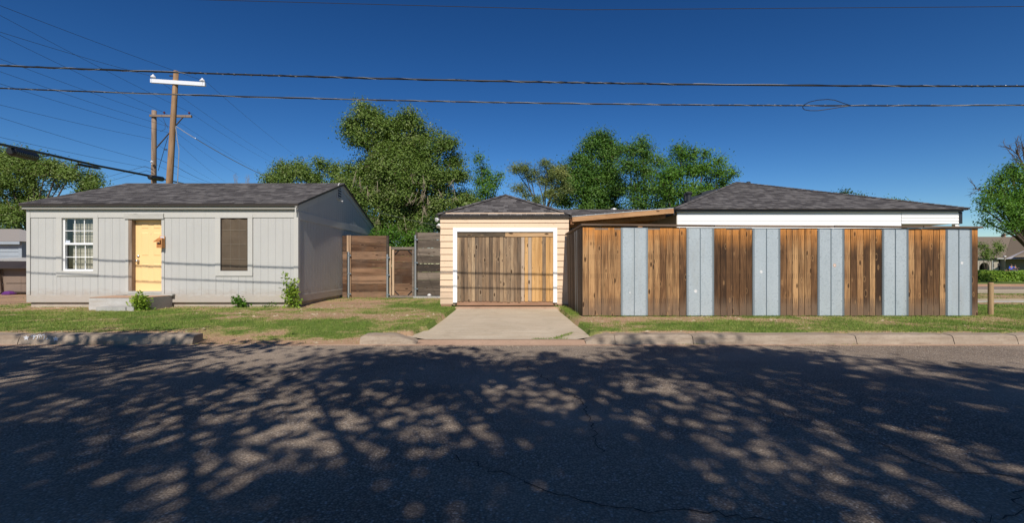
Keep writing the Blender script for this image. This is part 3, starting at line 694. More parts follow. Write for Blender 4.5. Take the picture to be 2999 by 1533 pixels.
# roof
rx0, rx1 = HL-.08, HR+.075; ye = HY0-.15
slope_v = Vector((0, RY-ye, RIDGE_Z-EAVE_Z)); SLH = slope_v.length
rf = MB(); rf.prism([(rx0, ye, EAVE_Z-.03), (rx0, RY, RIDGE_Z-.03), (rx0, HB+.15, EAVE_Z-.03), (rx0, HB+.15, EAVE_Z-.075), (rx0, RY, RIDGE_Z-.09), (rx0, ye, EAVE_Z-.075)], (rx1-rx0, 0, 0))
roof = rf.build('roof', 'fascia_dark', house)
shingle_field(roof, Vector((rx0, ye-.015, EAVE_Z-.03)), (1, 0, 0), slope_v, rx1-rx0, SLH, lambda v: (0, rx1-rx0), .145, (.12, .18, .25, .32), 295, seed=4)
v2 = Vector((0, -(RY-ye), RIDGE_Z-EAVE_Z)); 
MB().quad((rx1, HB+.16, EAVE_Z-.02), (rx0, HB+.16, EAVE_Z-.02), (rx0, RY, RIDGE_Z-.02), (rx1, RY, RIDGE_Z-.02)).build('rear_slope', 'shingle', roof)
mb = MB(); x = rx0
while x < rx1-.05:
    mb.prism([(x, RY-.13, RIDGE_Z-.058), (x, RY, RIDGE_Z-.010), (x, RY+.13, RIDGE_Z-.058), (x, RY+.13, RIDGE_Z-.068), (x, RY, RIDGE_Z-.022), (x, RY-.13, RIDGE_Z-.068)], (min(.24, rx1-x), 0, 0)); x += .25
mb.build('ridge_cap', 'shingle', roof, kind='stuff')
bx('drip_edge', 'fascia_dark', roof, rx0+.005, rx1-.005, ye-.004, ye+.03, EAVE_Z-.085, EAVE_Z-.033)
bx('fascia_board', 'soffit_grey', house, rx0+.03, rx1-.03, ye+.05, ye+.075, EAVE_Z-.17, EAVE_Z-.078)
bx('frieze_board', 'trim_grey', house, hx(80)-.01, HR+.01, ye+.08, HY0-.023, EAVE_Z-.145, EAVE_Z-.085)
# window with white sashes and blinds
def window_unit(w_):
    x0, x1, z0, z1 = w_; d = HY0+.03
    win = bx('window', 'white_vinyl', house, x0, x0+.045, d, d+.07, z0, z1)
    bx('jamb', 'white_vinyl', win, x1-.035, x1, d, d+.07, z0, z1); bx('window_sill', 'white_vinyl', win, x0+.045, x1-.035, d, d+.08, z0, z0+.045); bx('head', 'white_vinyl', win, x0+.045, x1-.035, d, d+.07, z1-.02, z1)
    zm = hz(714.5)
    bx('meeting_rail', 'white_vinyl', win, x0+.045, x1-.035, d+.005, d+.055, zm-.028, zm+.028)
    a, b = x0+.045, x1-.035
    for (lo, hi, dd) in ((zm+.028, z1-.02, d+.012), (z0+.045, zm-.028, d+.04)):
        for t in (1/3, 2/3): bx('muntin', 'white_vinyl', win, a+(b-a)*t-.010, a+(b-a)*t+.010, dd, dd+.012, lo, hi)
        zz = (lo+hi)/2; bx('muntin', 'white_vinyl', win, a, b, dd-.001, dd+.011, zz-.010, zz+.010)
        MB().quad((a, dd+.016, lo), (b, dd+.016, lo), (b, dd+.016, hi), (a, dd+.016, hi)).build('pane', 'glass', win)
    bl = MB(); zz = z0+.06; left = a+.125
    while zz < z1-.03:
        bl.prism([(left, d+.100, zz), (b+.02, d+.100, zz), (b+.02, d+.128, zz+.030), (left, d+.128, zz+.030)], (0, .002, .002)); zz += .037
    bl.build('blinds', 'blind', win, kind='stuff')
    bx('blind_cord', 'curtain', win, a+(b-a)*.42, a+(b-a)*.435, d+.092, d+.096, z0+.05, z1-.02); bx('blind_cord', 'curtain', win, a+(b-a)*.76, a+(b-a)*.775, d+.092, d+.096, z0+.05, z1-.02)
    bx('room_shade', 'curtain', win, a-.06, b+.06, d+.30, d+.32, z0-.06, z1+.06)
    bx('security_sticker', 'sticker', win, a+.004, a+.12, d+.022, d+.0235, zm+.032, zm+.095)
    return win
window_unit(wins[0])
def casing(w_, c_, mat='trim_grey'):
    bx('casing_board', mat, wall, c_[0], w_[0], HY0-.022, HY0+.02, w_[2], w_[3], own=True); bx('casing_board', mat, wall, w_[1], c_[1], HY0-.022, HY0+.02, w_[2], w_[3], own=True)
    bx('casing_board', mat, wall, c_[0], c_[1], HY0-.026, HY0+.02, w_[3]+.001, c_[3], own=True); bx('casing_board', mat, wall, c_[0], c_[1], HY0-.026, HY0+.02, c_[2], w_[2]-.001, own=True)
casing(wins[0], cas[0]); casing(wins[2], cas[2])
bx('reveal', 'dark_void', house, wins[2][0], wins[2][1], HY0+.10, HY0+.118, wins[2][2], wins[2][3])
# screened window: stretched brown shade cloth in a thin frame
x0, x1, z0, z1 = wins[2]; sw = MB(); n1, n2 = 14, 24
for j in range(n2+1):
    for i in range(n1+1):
        u, v = i/n1, j/n2; xx = x0+.02+(x1-x0-.04)*u; zz = z0+.02+(z1-z0-.04)*v
        wv = .010*math.sin(u*14+2*v)*max(0, v-.55)*2+.006*mnoise.noise(Vector((u*4, v*6, 3)))-(.004 if abs(u-.35) < .02 or abs(u-.68) < .02 or abs((v*4) % 1-.5) < .04 else 0)
        sw.v.append((xx, HY0+.012+wv, zz))
for j in range(n2):
    for i in range(n1): a = j*(n1+1)+i; sw.f.append((a, a+1, a+n1+2, a+n1+1))
scr = sw.build('window_screen', 'screen_brown', house, smooth=True)
for a in ((x0+.002, x0+.018, z0+.002, z1-.002), (x1-.018, x1-.002, z0+.002, z1-.002), (x0+.018, x1-.018, z0+.002, z0+.018), (x0+.018, x1-.018, z1-.018, z1-.002)):
    bx('screen_frame', 'fascia_dark', scr, a[0], a[1], HY0-.004, HY0+.03, a[2], a[3])
s_ = NT('seam'); M['seam'] = s_.fin((.28, .25, .20), .8)
for t in (.22, .50, .77):
    zz = z0+(z1-z0)*t; bx('seam_thread', 'seam', scr, x0+.05, x1-.05, HY0-.0105, HY0-.0095, zz, zz+.004)
for t in (.36, .68): bx('seam_thread', 'seam', scr, x0+(x1-x0)*t, x0+(x1-x0)*t+.003, HY0-.0103, HY0-.0097, z0+.05, z1-.05)
# door
dx0, dx1, dz0, dz1 = hx(388), hx(473.5), hz(853.5), hz(645); DY = HY0+.12
door = bx('door', 'yellow_door', house, dx0, dx1, DY, DY+.045, dz0, dz1)
W_, H_ = dx1-dx0, dz1-dz0
def panel(u0, u1, v0, v1):
    a, b, c, d = dx0+W_*u0, dx0+W_*u1, dz0+H_*v0, dz0+H_*v1; mb = MB(); t = .022; y0 = DY-.0005; y1 = DY-.009
    mb.quad((a, y0, c), (b, y0, c), (b-t, y1, c+t), (a+t, y1, c+t)); mb.quad((b, y0, c), (b, y0, d), (b-t, y1, d-t), (b-t, y1, c+t))
    mb.quad((b, y0, d), (a, y0, d), (a+t, y1, d-t), (b-t, y1, d-t)); mb.quad((a, y0, d), (a, y0, c), (a+t, y1, c+t), (a+t, y1, d-t))
    mb.quad((a+t, y1, c+t), (b-t, y1, c+t), (b-t, y1, d-t), (a+t, y1, d-t)); mb.build('door_panel', 'yellow_door', door)
for u0, u1 in ((.20, .45), (.62, .87)):
    panel(u0, u1, .13, .385); panel(u0, u1, .50, .83); panel(u0, u1, .885, .965)
MB().lathe((dx0+.075, DY, hz(750.5)), [(.038, 0), (.038, -.012), (.028, -.03), (.0, -.032)], 14, 'y').build('deadbolt', 'knob', door, smooth=True)
MB().lathe((dx0+.075, DY, hz(764.5)), [(.035, 0), (.035, -.010), (.014, -.016), (.014, -.04), (.034, -.052), (.036, -.075), (.02, -.088), (.0, -.09)], 14, 'y').build('door_knob', 'knob', door, smooth=True)
MB().lathe((dx0+W_*.53, DY, hz(686)), [(.009, 0), (.009, -.004), (0, -.005)], 8, 'y').build('peephole', 'knob', door)
fr = bx('door_frame', 'jamb_wood', house, hx(378), dx0, HY0-.018, DY+.06, dz0-.02, dz1+.03)
bx('jamb', 'trim_grey', fr, dx1, hx(475), HY0-.002, DY+.06, dz0-.02, dz1+.03); bx('head', 'soffit_grey', fr, dx0, dx1, HY0+.0, DY+.06, dz1, dz1+.03)
bx('casing_board', 'trim_grey', fr, hx(475), hx(483), HY0-.024, HY0+.02, hz(864), hz(642), own=True); bx('casing_board', 'trim_grey', fr, hx(369), hx(377.8), HY0-.020, HY0+.02, hz(864), hz(642), own=True)
bx('lintel_board', 'weathered_board', fr, hx(367), hx(482.5), HY0-.055, HY0+.0, hz(642), hz(626.5), own=True)
bx('threshold', 'weathered_board', fr, hx(378), hx(475), HY0-.03, DY+.06, hz(861), dz0, own=True)
bx('sill_board', 'weathered_board', fr, hx(352), hx(515), HY0-.13, HY0-.023, hz(866), hz(861.5), own=True)
# concrete step at the door
SX0, SX1, SY = X(262, 12.21), X(435, 12.21), 12.21
stp = empty('door_step', ((SX0+SX1)/2, 12.6, 0), 'painted concrete step block under the yellow door', 'step')
mb = MB(); n = 16; top = []
mb.prism([(SX0, SY, -.12), (SX1, SY, -.12), (SX1, HY0-.03, -.12), (SX0+.05, HY0-.03, -.12)], (0, 0, .12+.285)); mb.build('block', 'concrete_dark', stp)
bx('painted_face', 'step_paint', stp, SX0-.004, SX1-.05, SY-.006, SY-.0005, -.1, .27); bx('top_slab', 'lip_conc', stp, SX0+.01, SX1-.004, SY+.004, HY0-.032, .286, .303)
MB().box(SX0-.5, SX0-.02, 12.75, 13.0, -.1, 0.005).build('rubble', 'found', stp)
# flat concrete block with two hollow cores, lying in the grass before the step
cb = empty('concrete_block', (X(320, 11.95), 11.9, 0), 'weathered flat concrete block with hollow end cores lying before the door step', 'concrete block')
bX0, bX1 = X(281, 11.8), X(368, 11.8)
MB().prism([(bX0, 11.8, -.03), (bX1, 11.8, -.03), (bX1+.02, 12.15, -.03), (bX0+.06, 12.15, -.03)], (0, 0, .115)).build('slab', 'concrete_grey', cb)
cb2 = MB(); 
for a, b, c, d in ((11.80, 12.18, -.03, -.012), (11.80, 12.18, .075, .095), (11.80, 11.84, -.012, .075), (11.97, 12.01, -.012, .075), (12.14, 12.18, -.012, .075)): cb2.box(bX1+.025, bX1+.20, a, b, c, d)
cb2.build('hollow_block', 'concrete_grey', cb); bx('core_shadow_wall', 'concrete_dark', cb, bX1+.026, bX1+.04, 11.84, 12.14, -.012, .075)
# wooden letter box beside the door
mbx = empty('letter_box', (hx(477), HY0-.03, hz(727)), 'orange wooden letter box hanging open beside the yellow door', 'letter box')
a, b, c, d = hx(470), hx(486), hz(727), hz(692)
bx('back_board', 'mailbox_wood', mbx, a+.01, b, HY0-.045, HY0-.026, c, d); bx('side_board', 'mailbox_wood', mbx, b-.02, b, HY0-.15, HY0-.046, c, d-.08); bx('side_board', 'mailbox_wood', mbx, a+.005, a+.022, HY0-.15, HY0-.046, c, c+.14)
bx('bottom_board', 'mailbox_wood', mbx, a+.023, b-.021, HY0-.15, HY0-.046, c, c+.018); bx('front_board', 'mailbox_wood', mbx, a+.023, b-.021, HY0-.152, HY0-.135, c+.018, c+.09)
MB().prism([(a-.02, HY0-.048, d-.065), (b-.03, HY0-.048, d-.065), (b-.05, HY0-.19, d-.17), (a-.05, HY0-.19, d-.17)], (0, 0, .014)).build('lid', 'mailbox_wood', mbx)
bx('label_plate', 'sticker', mbx, a+.035, b-.015, HY0-.049, HY0-.0455, d-.07, d-.012)
s_ = NT('paper_blue'); M['paper_blue'] = s_.fin((.12, .17, .35), .5)
MB().prism([(a-.012, HY0-.10, c+.06), (a+.03, HY0-.13, c+.05), (a+.045, HY0-.13, c+.15), (a+.0, HY0-.10, c+.16)], (.0, .02, 0)).build('junk_mail', 'paper_blue', mbx)

# ------------------------------------------------------------------ garage
GX0, GX1 = hx(1290), hx(1666.5); GT = hz(634)
gar = empty('garage', ((GX0+GX1)/2, HY0, 0), 'narrow peach lap sided garage with a white framed door of wooden pickets', 'garage')
DX0, DX1, DZ1 = hx(1327.5), hx(1632), hz(668)
mb = MB(); mb.box(GX0+.02, DX0+.06, HY0+.03, HY0+.12, hz(895), GT+.1); mb.box(DX1-.06, GX1-.02, HY0+.03, HY0+.12, hz(895), GT+.1); mb.box(DX0+.06, DX1-.06, HY0+.03, HY0+.12, DZ1-.06, GT+.1)
mb.box(GX0+.02, GX0+.12, HY0+.12, HY0+5.5, 0, GT+.1); mb.box(GX1-.12, GX1-.02, HY0+.12, HY0+5.5, 0, GT+.1); mb.box(GX0+.12, GX1-.12, HY0+5.4, HY0+5.5, 0, GT+.1)
gw = mb.build('wall', 'peach_siding', gar)
def lap(x0, x1, z0, z1, par=gw):
    j = rng.uniform(-.002, .002)
    MB().prism([(x0, HY0-.012+j, z0), (x0, HY0+.031, z0), (x0, HY0+.031, z1), (x0, HY0+.010, z1)], (x1-x0, 0, 0)).build('lap_board', 'peach_siding', par, origin=(x0, HY0, z0))
ly = [636.5, 652.5, 669.5, 688, 707, 726, 745, 764, 782.5, 801, 820, 838.5, 856, 874, 891]
for i, (a, b) in enumerate(zip(ly[:-1], ly[1:])):
    z1, z0 = hz(a)-.003, hz(b)
    if i < 2: lap(GX0, GX1, z0, z1)
    else: lap(GX0+rng.uniform(-.006, .004), DX0-.001, z0, z1); lap(DX1+.001, GX1+rng.uniform(-.004, .006), z0, z1)
for a, b in ((GX0+.02, DX0-.04), (DX1+.03, GX1-.02)): bx('sill_plate', 'sill_red', gar, a, b, HY0-.01, HY0+.12, -.04, hz(891)-.004, own=True)
TW = 11.5/S1
for nm, a, b, c, d in (('door_trim', DX0, DX0+TW, hz(887), DZ1), ('door_trim', DX1-TW, DX1, hz(887), DZ1), ('door_trim', DX0+TW, DX1-TW, DZ1-TW, DZ1)):
    bx(nm, 'white_paint', gar, a, b, HY0-.035, HY0+.03, c, d, own=True)
ix0, ix1 = DX0+TW, DX1-TW; itop = DZ1-TW
gdoor = bx('garage_door', 'dark_void', gar, ix0+.002, ix1-.002, HY0+.055, HY0+.09, hz(885), itop-.002)
bx('inner_jamb', 'white_paint', gar, ix0, ix0+.004, HY0-.0, HY0+.05, hz(885), itop); 
xm = hx(1480); bx('header_board', 'header_dark', gdoor, ix0+.004, xm-.002, HY0+.0, HY0+.054, hz(694), itop-.006, own=True); bx('header_board', 'header_light', gdoor, xm+.002, ix1-.004, HY0+.0, HY0+.054, hz(694), itop-.006, own=True)
npk = 27; pw = (ix1-ix0-.01)/npk
def dogear(x0, x1, y0, y1, z0, z1, down=True, c=.022):
    return MB().prism([(x0, y0, z0+c), (x0+c*.5, y0, z0+c*.35), (x0+c, y0, z0), (x1-c, y0, z0), (x1-c*.5, y0, z0+c*.35), (x1, y0, z0+c), (x1, y0, z1), (x0, y0, z1)], (0, y1-y0, 0))
for i in range(npk):
    a = ix0+.005+i*pw; g_ = rng.uniform(.0015, .004); mt = 'garage_picket_old'
    if i >= 18: mt = ['garage_picket_pale', 'garage_picket_new', 'garage_picket_pale', 'garage_picket_new', 'garage_picket_new', 'garage_picket_new', 'garage_picket_old', 'garage_picket_new', 'garage_picket_new'][i-18]
    zb = hz(884+rng.uniform(-.6, .8)+(2 if 12 <= i <= 17 else 0)); yy = HY0+.008+rng.uniform(-.003, .004)
    dogear(a+g_, a+pw-g_, yy, yy+.02, zb, hz(695.2)+rng.uniform(-.006, .002)).build('picket', mt, gdoor, origin=(a+pw/2, yy, zb))
bx('bottom_board', 'sill_red', gdoor, ix0-.02, ix1+.03, HY0+.030, HY0+.054, hz(898)+.02, hz(883), own=True)
# garage roof: hipped, ridge running back
gy0 = 13.035; gx0, gx1 = X(1281, gy0), X(1676.5, gy0); gez = Z(627, gy0); gap_ = P(1486, 570, 14.75); gy1 = 18.8
gxm = (gx0+gx1)/2; A0 = Vector((gx0, gy0, gez)); A1 = Vector((gx1, gy0, gez)); AP = Vector((gxm, gap_.y, gap_.z)); AQ = Vector((gxm, gy1-(gap_.y-gy0), gap_.z)); B0 = Vector((gx0, gy1, gez)); B1 = Vector((gx1, gy1, gez))
mb = MB(); dn = Vector((0, 0, -.035)); mb.quad(A0+dn, A1+dn, AP+dn); mb.quad(A1+dn, B1+dn, AQ+dn, AP+dn); mb.quad(B1+dn, B0+dn, AQ+dn); mb.quad(B0+dn, A0+dn, AP+dn, AQ+dn); mb.quad(A0+dn*2, B0+dn*2, B1+dn*2, A1+dn*2)
groof = mb.build('roof', 'shingle', gar)
def hipfield(par, a, b, ap, exp, widths, limit, seed, mat='shingle', off=.02):
    """triangular (or trapezoid) slope over eave a-b rising to ap (point or pair)"""
    aps = ap if isinstance(ap, tuple) else (ap, ap)
    U = (b-a).normalized(); m = aps[0]-a; V = (m-U*m.dot(U)); Hh = V.length; V.normalize(); L = (b-a).length
    u0 = (aps[0]-a).dot(U); u1 = (aps[1]-a).dot(U); N = U.cross(V).normalized()
    shingle_field(par, a-V*off+N*(-.03), U, V, L, Hh+off, lambda v: (u0*v/Hh+.0, L+(u1-L)*v/Hh), exp, widths, limit, mat, seed)
hipfield(groof, A0, A1, AP, .150, (.13, .18, .24), 290, 9)
hipfield(groof, A1, B1, (AP, AQ), .150, (.3, .4), 0, 10); hipfield(groof, B0, A0, (AQ, AP), .15, (.3, .4), 0, 11)
def hipcap(par, a, b, seed=0, wd=.09, mat='shingle'):
    rr = random.Random(seed); d = (b-a); n = int(d.length/.14); u = d.normalized(); s_ = u.cross(Vector((0, 0, 1))).normalized(); up = s_.cross(u).normalized(); mb = MB()
    for i in range(n):
        p = a+u*(i*.14); q = p+u*.17; c0 = up*.018; c1 = up*.006; dd = -up*.028
        mb.quad(p+s_*wd+dd+c0*.6, p+c0, q+c1, q+s_*wd+dd); mb.quad(p+c0, p-s_*wd+dd+c0*.6, q-s_*wd+dd, q+c1); mb.quad(p+s_*wd+dd+c0*.6, p+s_*wd+dd-up*.01, p-s_*wd+dd-up*.01, p-s_*wd+dd+c0*.6, p+c0)
    mb.build('hip_cap', mat, par, kind='stuff')
hipcap(groof, A0, AP); hipcap(groof, A1, AP); hipcap(groof, AP, AQ)
bx('fascia_board', 'fascia_dark', gar, gx0+.015, gx1-.015, gy0+.012, gy0+.035, gez-.105, gez-.036); bx('fascia_board', 'fascia_dark', gar, gx1-.035, gx1-.015, gy0+.036, gy1-.02, gez-.105, gez-.036); bx('fascia_board', 'fascia_dark', gar, gx0+.015, gx0+.035, gy0+.036, gy1-.02, gez-.105, gez-.036)
bx('frieze_board', 'white_paint', gar, GX0-.05, GX1+.04, gy0+.04, HY0+.0, GT+.035, GT+.055); bx('frieze_board', 'sill_red', gar, GX0-.02, GX1+.02, HY0-.01, HY0+.03, GT+.004, GT+.034)
# flood lamps under the left eave
fl = empty('flood_lamp', (GX0-.05, HY0+.05, Z(648, HY0)), 'pair of white security flood lamp heads at the garage corner', 'security lamp')
for (px, py, dx_, dz_) in ((1283, 643, -.07, -.03), (1286, 660, -.02, -.07)):
    c_ = P(px, py, HY0+.0); ax = Vector((dx_, -.06, dz_)).normalized(); s0 = MB()
    s0.tube([c_-ax*.05, c_-ax*.03, c_+ax*.06, c_+ax*.065], [.02, .035, .065, .05], 12); s0.build('lamp_head', 'insulator_white', fl, smooth=False)
    MB().tube([c_-ax*.05, Vector((GX0, HY0+.06, c_.z+.03))], .011, 6).build('bracket', 'insulator_white', fl)

# ------------------------------------------------------------------ wood and metal fence on the right
FY = 10.40
def fx(px): return X(px, FY)
def fz(py): return Z(py, FY)
fence = empty('fence', (fx(2280), FY, 0), 'tall fence alternating brown wooden pickets with galvanized metal panels', 'fence')
ZB, ZT = fz(926), fz(663)
segs = [('w', 1707, 1819, 6), ('m', 1819.2, 1897.8, 2), ('w', 1898, 2011, 6), ('m', 2011.2, 2091.8, 2), ('w', 2092, 2204.5, 6), ('m', 2204.7, 2286, 2), ('w', 2286.3, 2395, 6),
        ('m', 2395.2, 2473.3, 2), ('w', 2473.5, 2584, 6), ('m', 2584.2, 2661.3, 2), ('w', 2661.5, 2770.3, 6), ('m', 2770.5, 2846.4, 2), ('w', 2846.6, 2865.5, 1)]
for kind_, a, b, n in segs:
    xa, xb = fx(a), fx(b); top = ZT-(a-1700)/1160*.045
    if kind_ == 'w':
        ws = [rng.uniform(.92, 1.08) for _ in range(n)]; t = sum(ws); x = xa
        for i in range(n):
            wd = (xb-xa)*ws[i]/t; g_ = rng.choice([.005, .006, .008, .011]); yy = FY+rng.uniform(0, .012); lean = rng.uniform(-.004, .004)
            zb = ZB+rng.uniform(-.005, .012); a0, a1 = x+g_/2, x+wd-g_/2; ch = .003
            mb = MB(); mb.prism([(a0, yy+ch, zb), (a0+ch, yy, zb), (a1-ch, yy, zb), (a1, yy+ch, zb), (a1, yy+.018, zb), (a0, yy+.018, zb)], (lean, 0, top-.02-zb))
            mb.build('picket', 'picket', fence, origin=((a0+a1)/2, yy, zb)); x += wd
    else:
        xm = (xa+xb)/2; cr = MB(); nn = 10
        pan = MB().box(xa, xb, FY+.002, FY+.004, ZB+.004, top-.022).build('metal_panel', 'galvanized', fence, origin=(xa, FY, ZB))
        for xr, wd, hh in ((xa+.012, .016, .014), (xa+.036, .010, .010), (xm, .018, .016), (xb-.012, .016, .014), (xb-.036, .010, .010)):
            MB().prism([(xr-wd/2, FY+.0015, ZB+.005), (xr-wd/4, FY+.0015-hh, ZB+.005), (xr+wd/4, FY+.0015-hh, ZB+.005), (xr+wd/2, FY+.0015, ZB+.005)], (0, 0, top-.03-ZB)).build('rib', 'galv_rib', pan)
        for zz in (1.72, 1.30, .88, .34):
            for xr in (xa+.055, xm+.03, xb-.06): MB().lathe((xr, FY+.002, zz+rng.uniform(-.01, .01)), [(.006, 0), (.006, -.003), (.0, -.005)], 6, 'y').build('screw', 'wire_dark', pan)
        for (px, py, r, mt) in ((1845.5, 858, 2.2, 'white_spray'), (2038, 854, 4.5, 'white_spray'), (2230, 797, 4, 'white_spray'), (2445, 778, 4.2, 'patch_orange'), (2818, 771, 3.6, 'white_spray')):
            if a < px < b:
                if mt == 'patch_orange': M[mt] = m_plain(mt, (.62, .33, .18), .7)
                cx_, cz_, rr_ = fx(px), fz(py), r/S1*.8
                MB().prism([(cx_+rr_*math.cos(q*.785)*(1+.15*math.sin(q*2.3)), FY+.0018, cz_+rr_*1.15*math.sin(q*.785)) for q in range(8)], (0, -.0014, 0)).build('paint_spot', mt, pan)
                if mt == 'patch_orange': MB().prism([(cx_+rr_*.5*math.cos(q*.785), FY+.0003, cz_+rr_*.6*math.sin(q*.785)) for q in range(8)], (0, -.001, 0)).build('paint_spot', 'white_spray', pan)
for zz in (.34, .88, 1.30, 1.72): bx('rail', 'rail_grey', fence, fx(1710), fx(2862), FY+.026, FY+.064, zz-.045, zz+.045)
bx('gap_shade_sheet', 'dark_void', fence, fx(1709), fx(2864), FY+.0195, FY+.0215, ZB+.03, ZT-.08)  # dark sheet added behind the pickets, standing in for shade in the gaps
for i in range(5):
    x = fx(1740)+i*2.05; bx('post', 'rail_grey', fence, x, x+.09, FY+.066, FY+.155, -.1, 1.93)
# boards capping the fence
cps = [(1703, 2090, 656, 659.5), (2092, 2440, 659.5, 661.5), (2442, 2700, 661, 663), (2702, 2875, 662.5, 664.5)]
for a, b, y0, y1 in cps:
    p0, p1 = (fx(a), fz(y0)), (fx(b)-.004, fz(y1)); th = .036
    mb = MB(); mb.prism([(p0[0], FY-.045, p0[1]-th), (p1[0], FY-.045, p1[1]-th), (p1[0], FY-.045, p1[1]), (p0[0], FY-.045, p0[1])], (0, .14, 0)); mb.build('cap_board', 'cap_wood', fence, origin=(p0[0], FY, p0[1]))
bx('fascia_rail', 'rail_grey', fence, fx(1707), fx(2866), FY+.008, FY+.024, ZT-.075, ZT-.045)
# return run from the street corner back to the garage
x_r = fx(1706); y = FY+.03; i = 0; yend = HY0-.06
while y < yend-.02:
    wd = min(rng.uniform(.135, .15), yend-y); met = i in (5, 6, 7)
    lean = -.05*(y-FY)/2.7; zt = fz(663)-.03*(y-FY)/2.7-.02
    mb = MB(); x0 = x_r+lean*0-.002*i*0
    mb.prism([(x0, y+.002, 0.0), (x0+.02, y+.002, 0.0), (x0+.02, y+wd-.002, 0.0), (x0, y+wd-.002, 0.0)], (lean, 0, zt))
    mb.build('metal_strip' if met else 'picket', 'galv_rib' if met and i != 6 else 'picket_shade', fence, origin=(x0, y, 0)); y += wd; i += 1
a = Vector((x_r-.03, FY-.0, fz(656)-.036)); b = Vector((x_r-.08, yend, fz(656)-.066))
MB().prism([a, b, b+Vector((.12, 0, 0)), a+Vector((.12, 0, 0))], (0, 0, .033)).build('cap_board', 'cap_wood', fence, origin=a)
for zz in (.34, 1.0, 1.65): bx('rail', 'rail_grey', fence, x_r+.03, x_r+.07, FY+.17, yend, zz-.04, zz+.04)
# far return at the right end
xe = fx(2865)-.02; y = FY+.03
while y < 14.2:
    wd = .145; MB().box(xe, xe+.018, y+.002, y+wd-.002, .02 if y > FY+.2 else .75, ZT-.06).build('picket', 'picket_shade', fence, origin=(xe, y, 0)); y += wd

# ------------------------------------------------------------------ horizontal plank fence with gate, between the house and the garage
PY = 16.50; SP = F/PY
def qx(px): return X(px, PY)
def qz(py): return Z(py, PY)
pf = empty('plank_fence', (qx(1070), PY, 0), 'brown horizontal plank fence with metal poles against the grey house', 'fence', 'plank fences beside the gate')
def plank_panel(par, a, b, ys, mt, y0=None, gap=.006):
    for p, q in zip(ys[:-1], ys[1:]):
        yy = (y0 or PY)+rng.uniform(-.004, .004); MB().box(qx(a)+.002, qx(b)-.002, yy, yy+.03, qz(q)+gap*rng.uniform(.3, 1.6), qz(p)).build('plank', mt, par, origin=(qx(a), yy, qz(q)))
yl = [691, 715, 738, 761.5, 785.5, 808, 832.5, 856, 879.5]
plank_panel(pf, 1003.5, 1016.5, yl, 'plank_brown'); plank_panel(pf, 1029.5, 1132, yl, 'plank_brown')
bx('stud', 'stud_tan', pf, qx(1017), qx(1022.5), PY-.03, PY+.06, qz(738), qz(690), own=True); bx('stud', 'stud_tan', pf, qx(1024), qx(1028.5), PY-.02, PY+.06, qz(880), qz(690), own=True)
bx('stud', 'plank_grey', pf, qx(1132.5), qx(1139), PY-.02, PY+.07, qz(880), qz(690.5), own=True)
def pole_(par, px, y0, y1, r=.034, yy=PY-.08):
    mb = MB(); x = X(px, yy); mb.lathe((x, yy, 0), [(r, Z(y0, yy)), (r, Z(y1, yy)-.03), (r*1.15, Z(y1, yy)-.03), (r*1.1, Z(y1, yy)), (0, Z(y1, yy)+.012)], 12)
    p = mb.build('pole', 'steel_pole', par, smooth=False)
    for t in (.12, .55, .93): zz = Z(y0, yy)+(Z(y1, yy)-Z(y0, yy))*t; MB().lathe((x, yy, zz), [(r+.006, -.02), (r+.006, .02)], 10).build('bracket', 'galv_rib', p); MB().box(x+r, x+r+.05, yy-.012, yy+.012, zz-.02, zz+.02).build('bracket', 'galv_rib', p)
pole_(pf, 1021.5, 879, 739); pole_(pf, 1135, 880, 746)
for t in (710, 800, 862): bx('rail', 'rail_grey', pf, qx(1004), qx(1131), PY+.035, PY+.07, qz(t)-.05, qz(t))
pg = empty('plank_fence', (qx(1255), PY, 0), 'greyer horizontal plank fence on a low concrete kerb against the peach garage', 'fence', 'plank fences beside the gate')
yr = [681.5, 703, 727, 750, 773.5, 797.5, 820.5, 844, 867]
plank_panel(pg, 1223, 1300, yr, 'plank_grey', gap=.009); bx('stud', 'plank_grey', pg, qx(1217.5), qx(1222.5), PY-.03, PY+.07, qz(868), qz(680), own=True)
pole_(pg, 1217, 868, 690)
bx('base_kerb', 'concrete_grey', pg, qx(1213), qx(1300), PY-.12, PY+.12, -.15, qz(868), own=True)
# white garden things glimpsed through the gaps are left dark; pale rock on the kerb
rk = MB(); rk.lathe((qx(1259), PY-.08, qz(868)), [(.05, 0), (.07, .03), (.05, .07), (.0, .09)], 7); r_ = rk.build('stone', 'white_spray', None, origin=(qx(1259), PY-.08, qz(868))); tag(r_, 'small pale stone resting on the low kerb under the greyer plank fence', 'stone')
gt = empty('gate', (qx(1178), PY, 0), 'narrow weathered plank gate with a tan frame between two metal poles', 'gate')
bx('top_rail', 'rail_grey', gt, qx(1147), qx(1214), PY-.02, PY+.05, qz(731.5), qz(724), own=True); bx('bottom_rail', 'rail_grey', gt, qx(1140), qx(1213.5), PY-.03, PY+.04, qz(873), qz(866), own=True)
bx('stile', 'stud_tan', gt, qx(1141.5), qx(1146), PY-.02, PY+.05, qz(866), qz(722), own=True); bx('stile', 'stud_tan', gt, qx(1149.5), qx(1155.5), PY-.035, PY+.012, qz(865), qz(732), own=True); bx('stile', 'rail_grey', gt, qx(1208), qx(1213.5), PY-.035, PY+.012, qz(865), qz(732), own=True)
yg = [732, 751, 768.5, 786, 808.5, 831, 854, 866]
plank_panel(gt, 1147, 1214, yg, 'plank_brown', y0=PY+.02, gap=.004)
for a, b, c, d in ((1157, 745, 1169, 732.5), (1207, 745, 1195, 732.5), (1157, 853, 1169, 865), (1207, 853, 1195, 865)):
    MB().tube([(qx(a), PY-.01, qz(b)), (qx(c), PY-.01, qz(d))], .012, 6).build('brace', 'wire_dark', gt)
bx('kick_board', 'sill_red', gt, qx(1148), qx(1212), PY+.0, PY+.03, qz(880), qz(876), own=True)

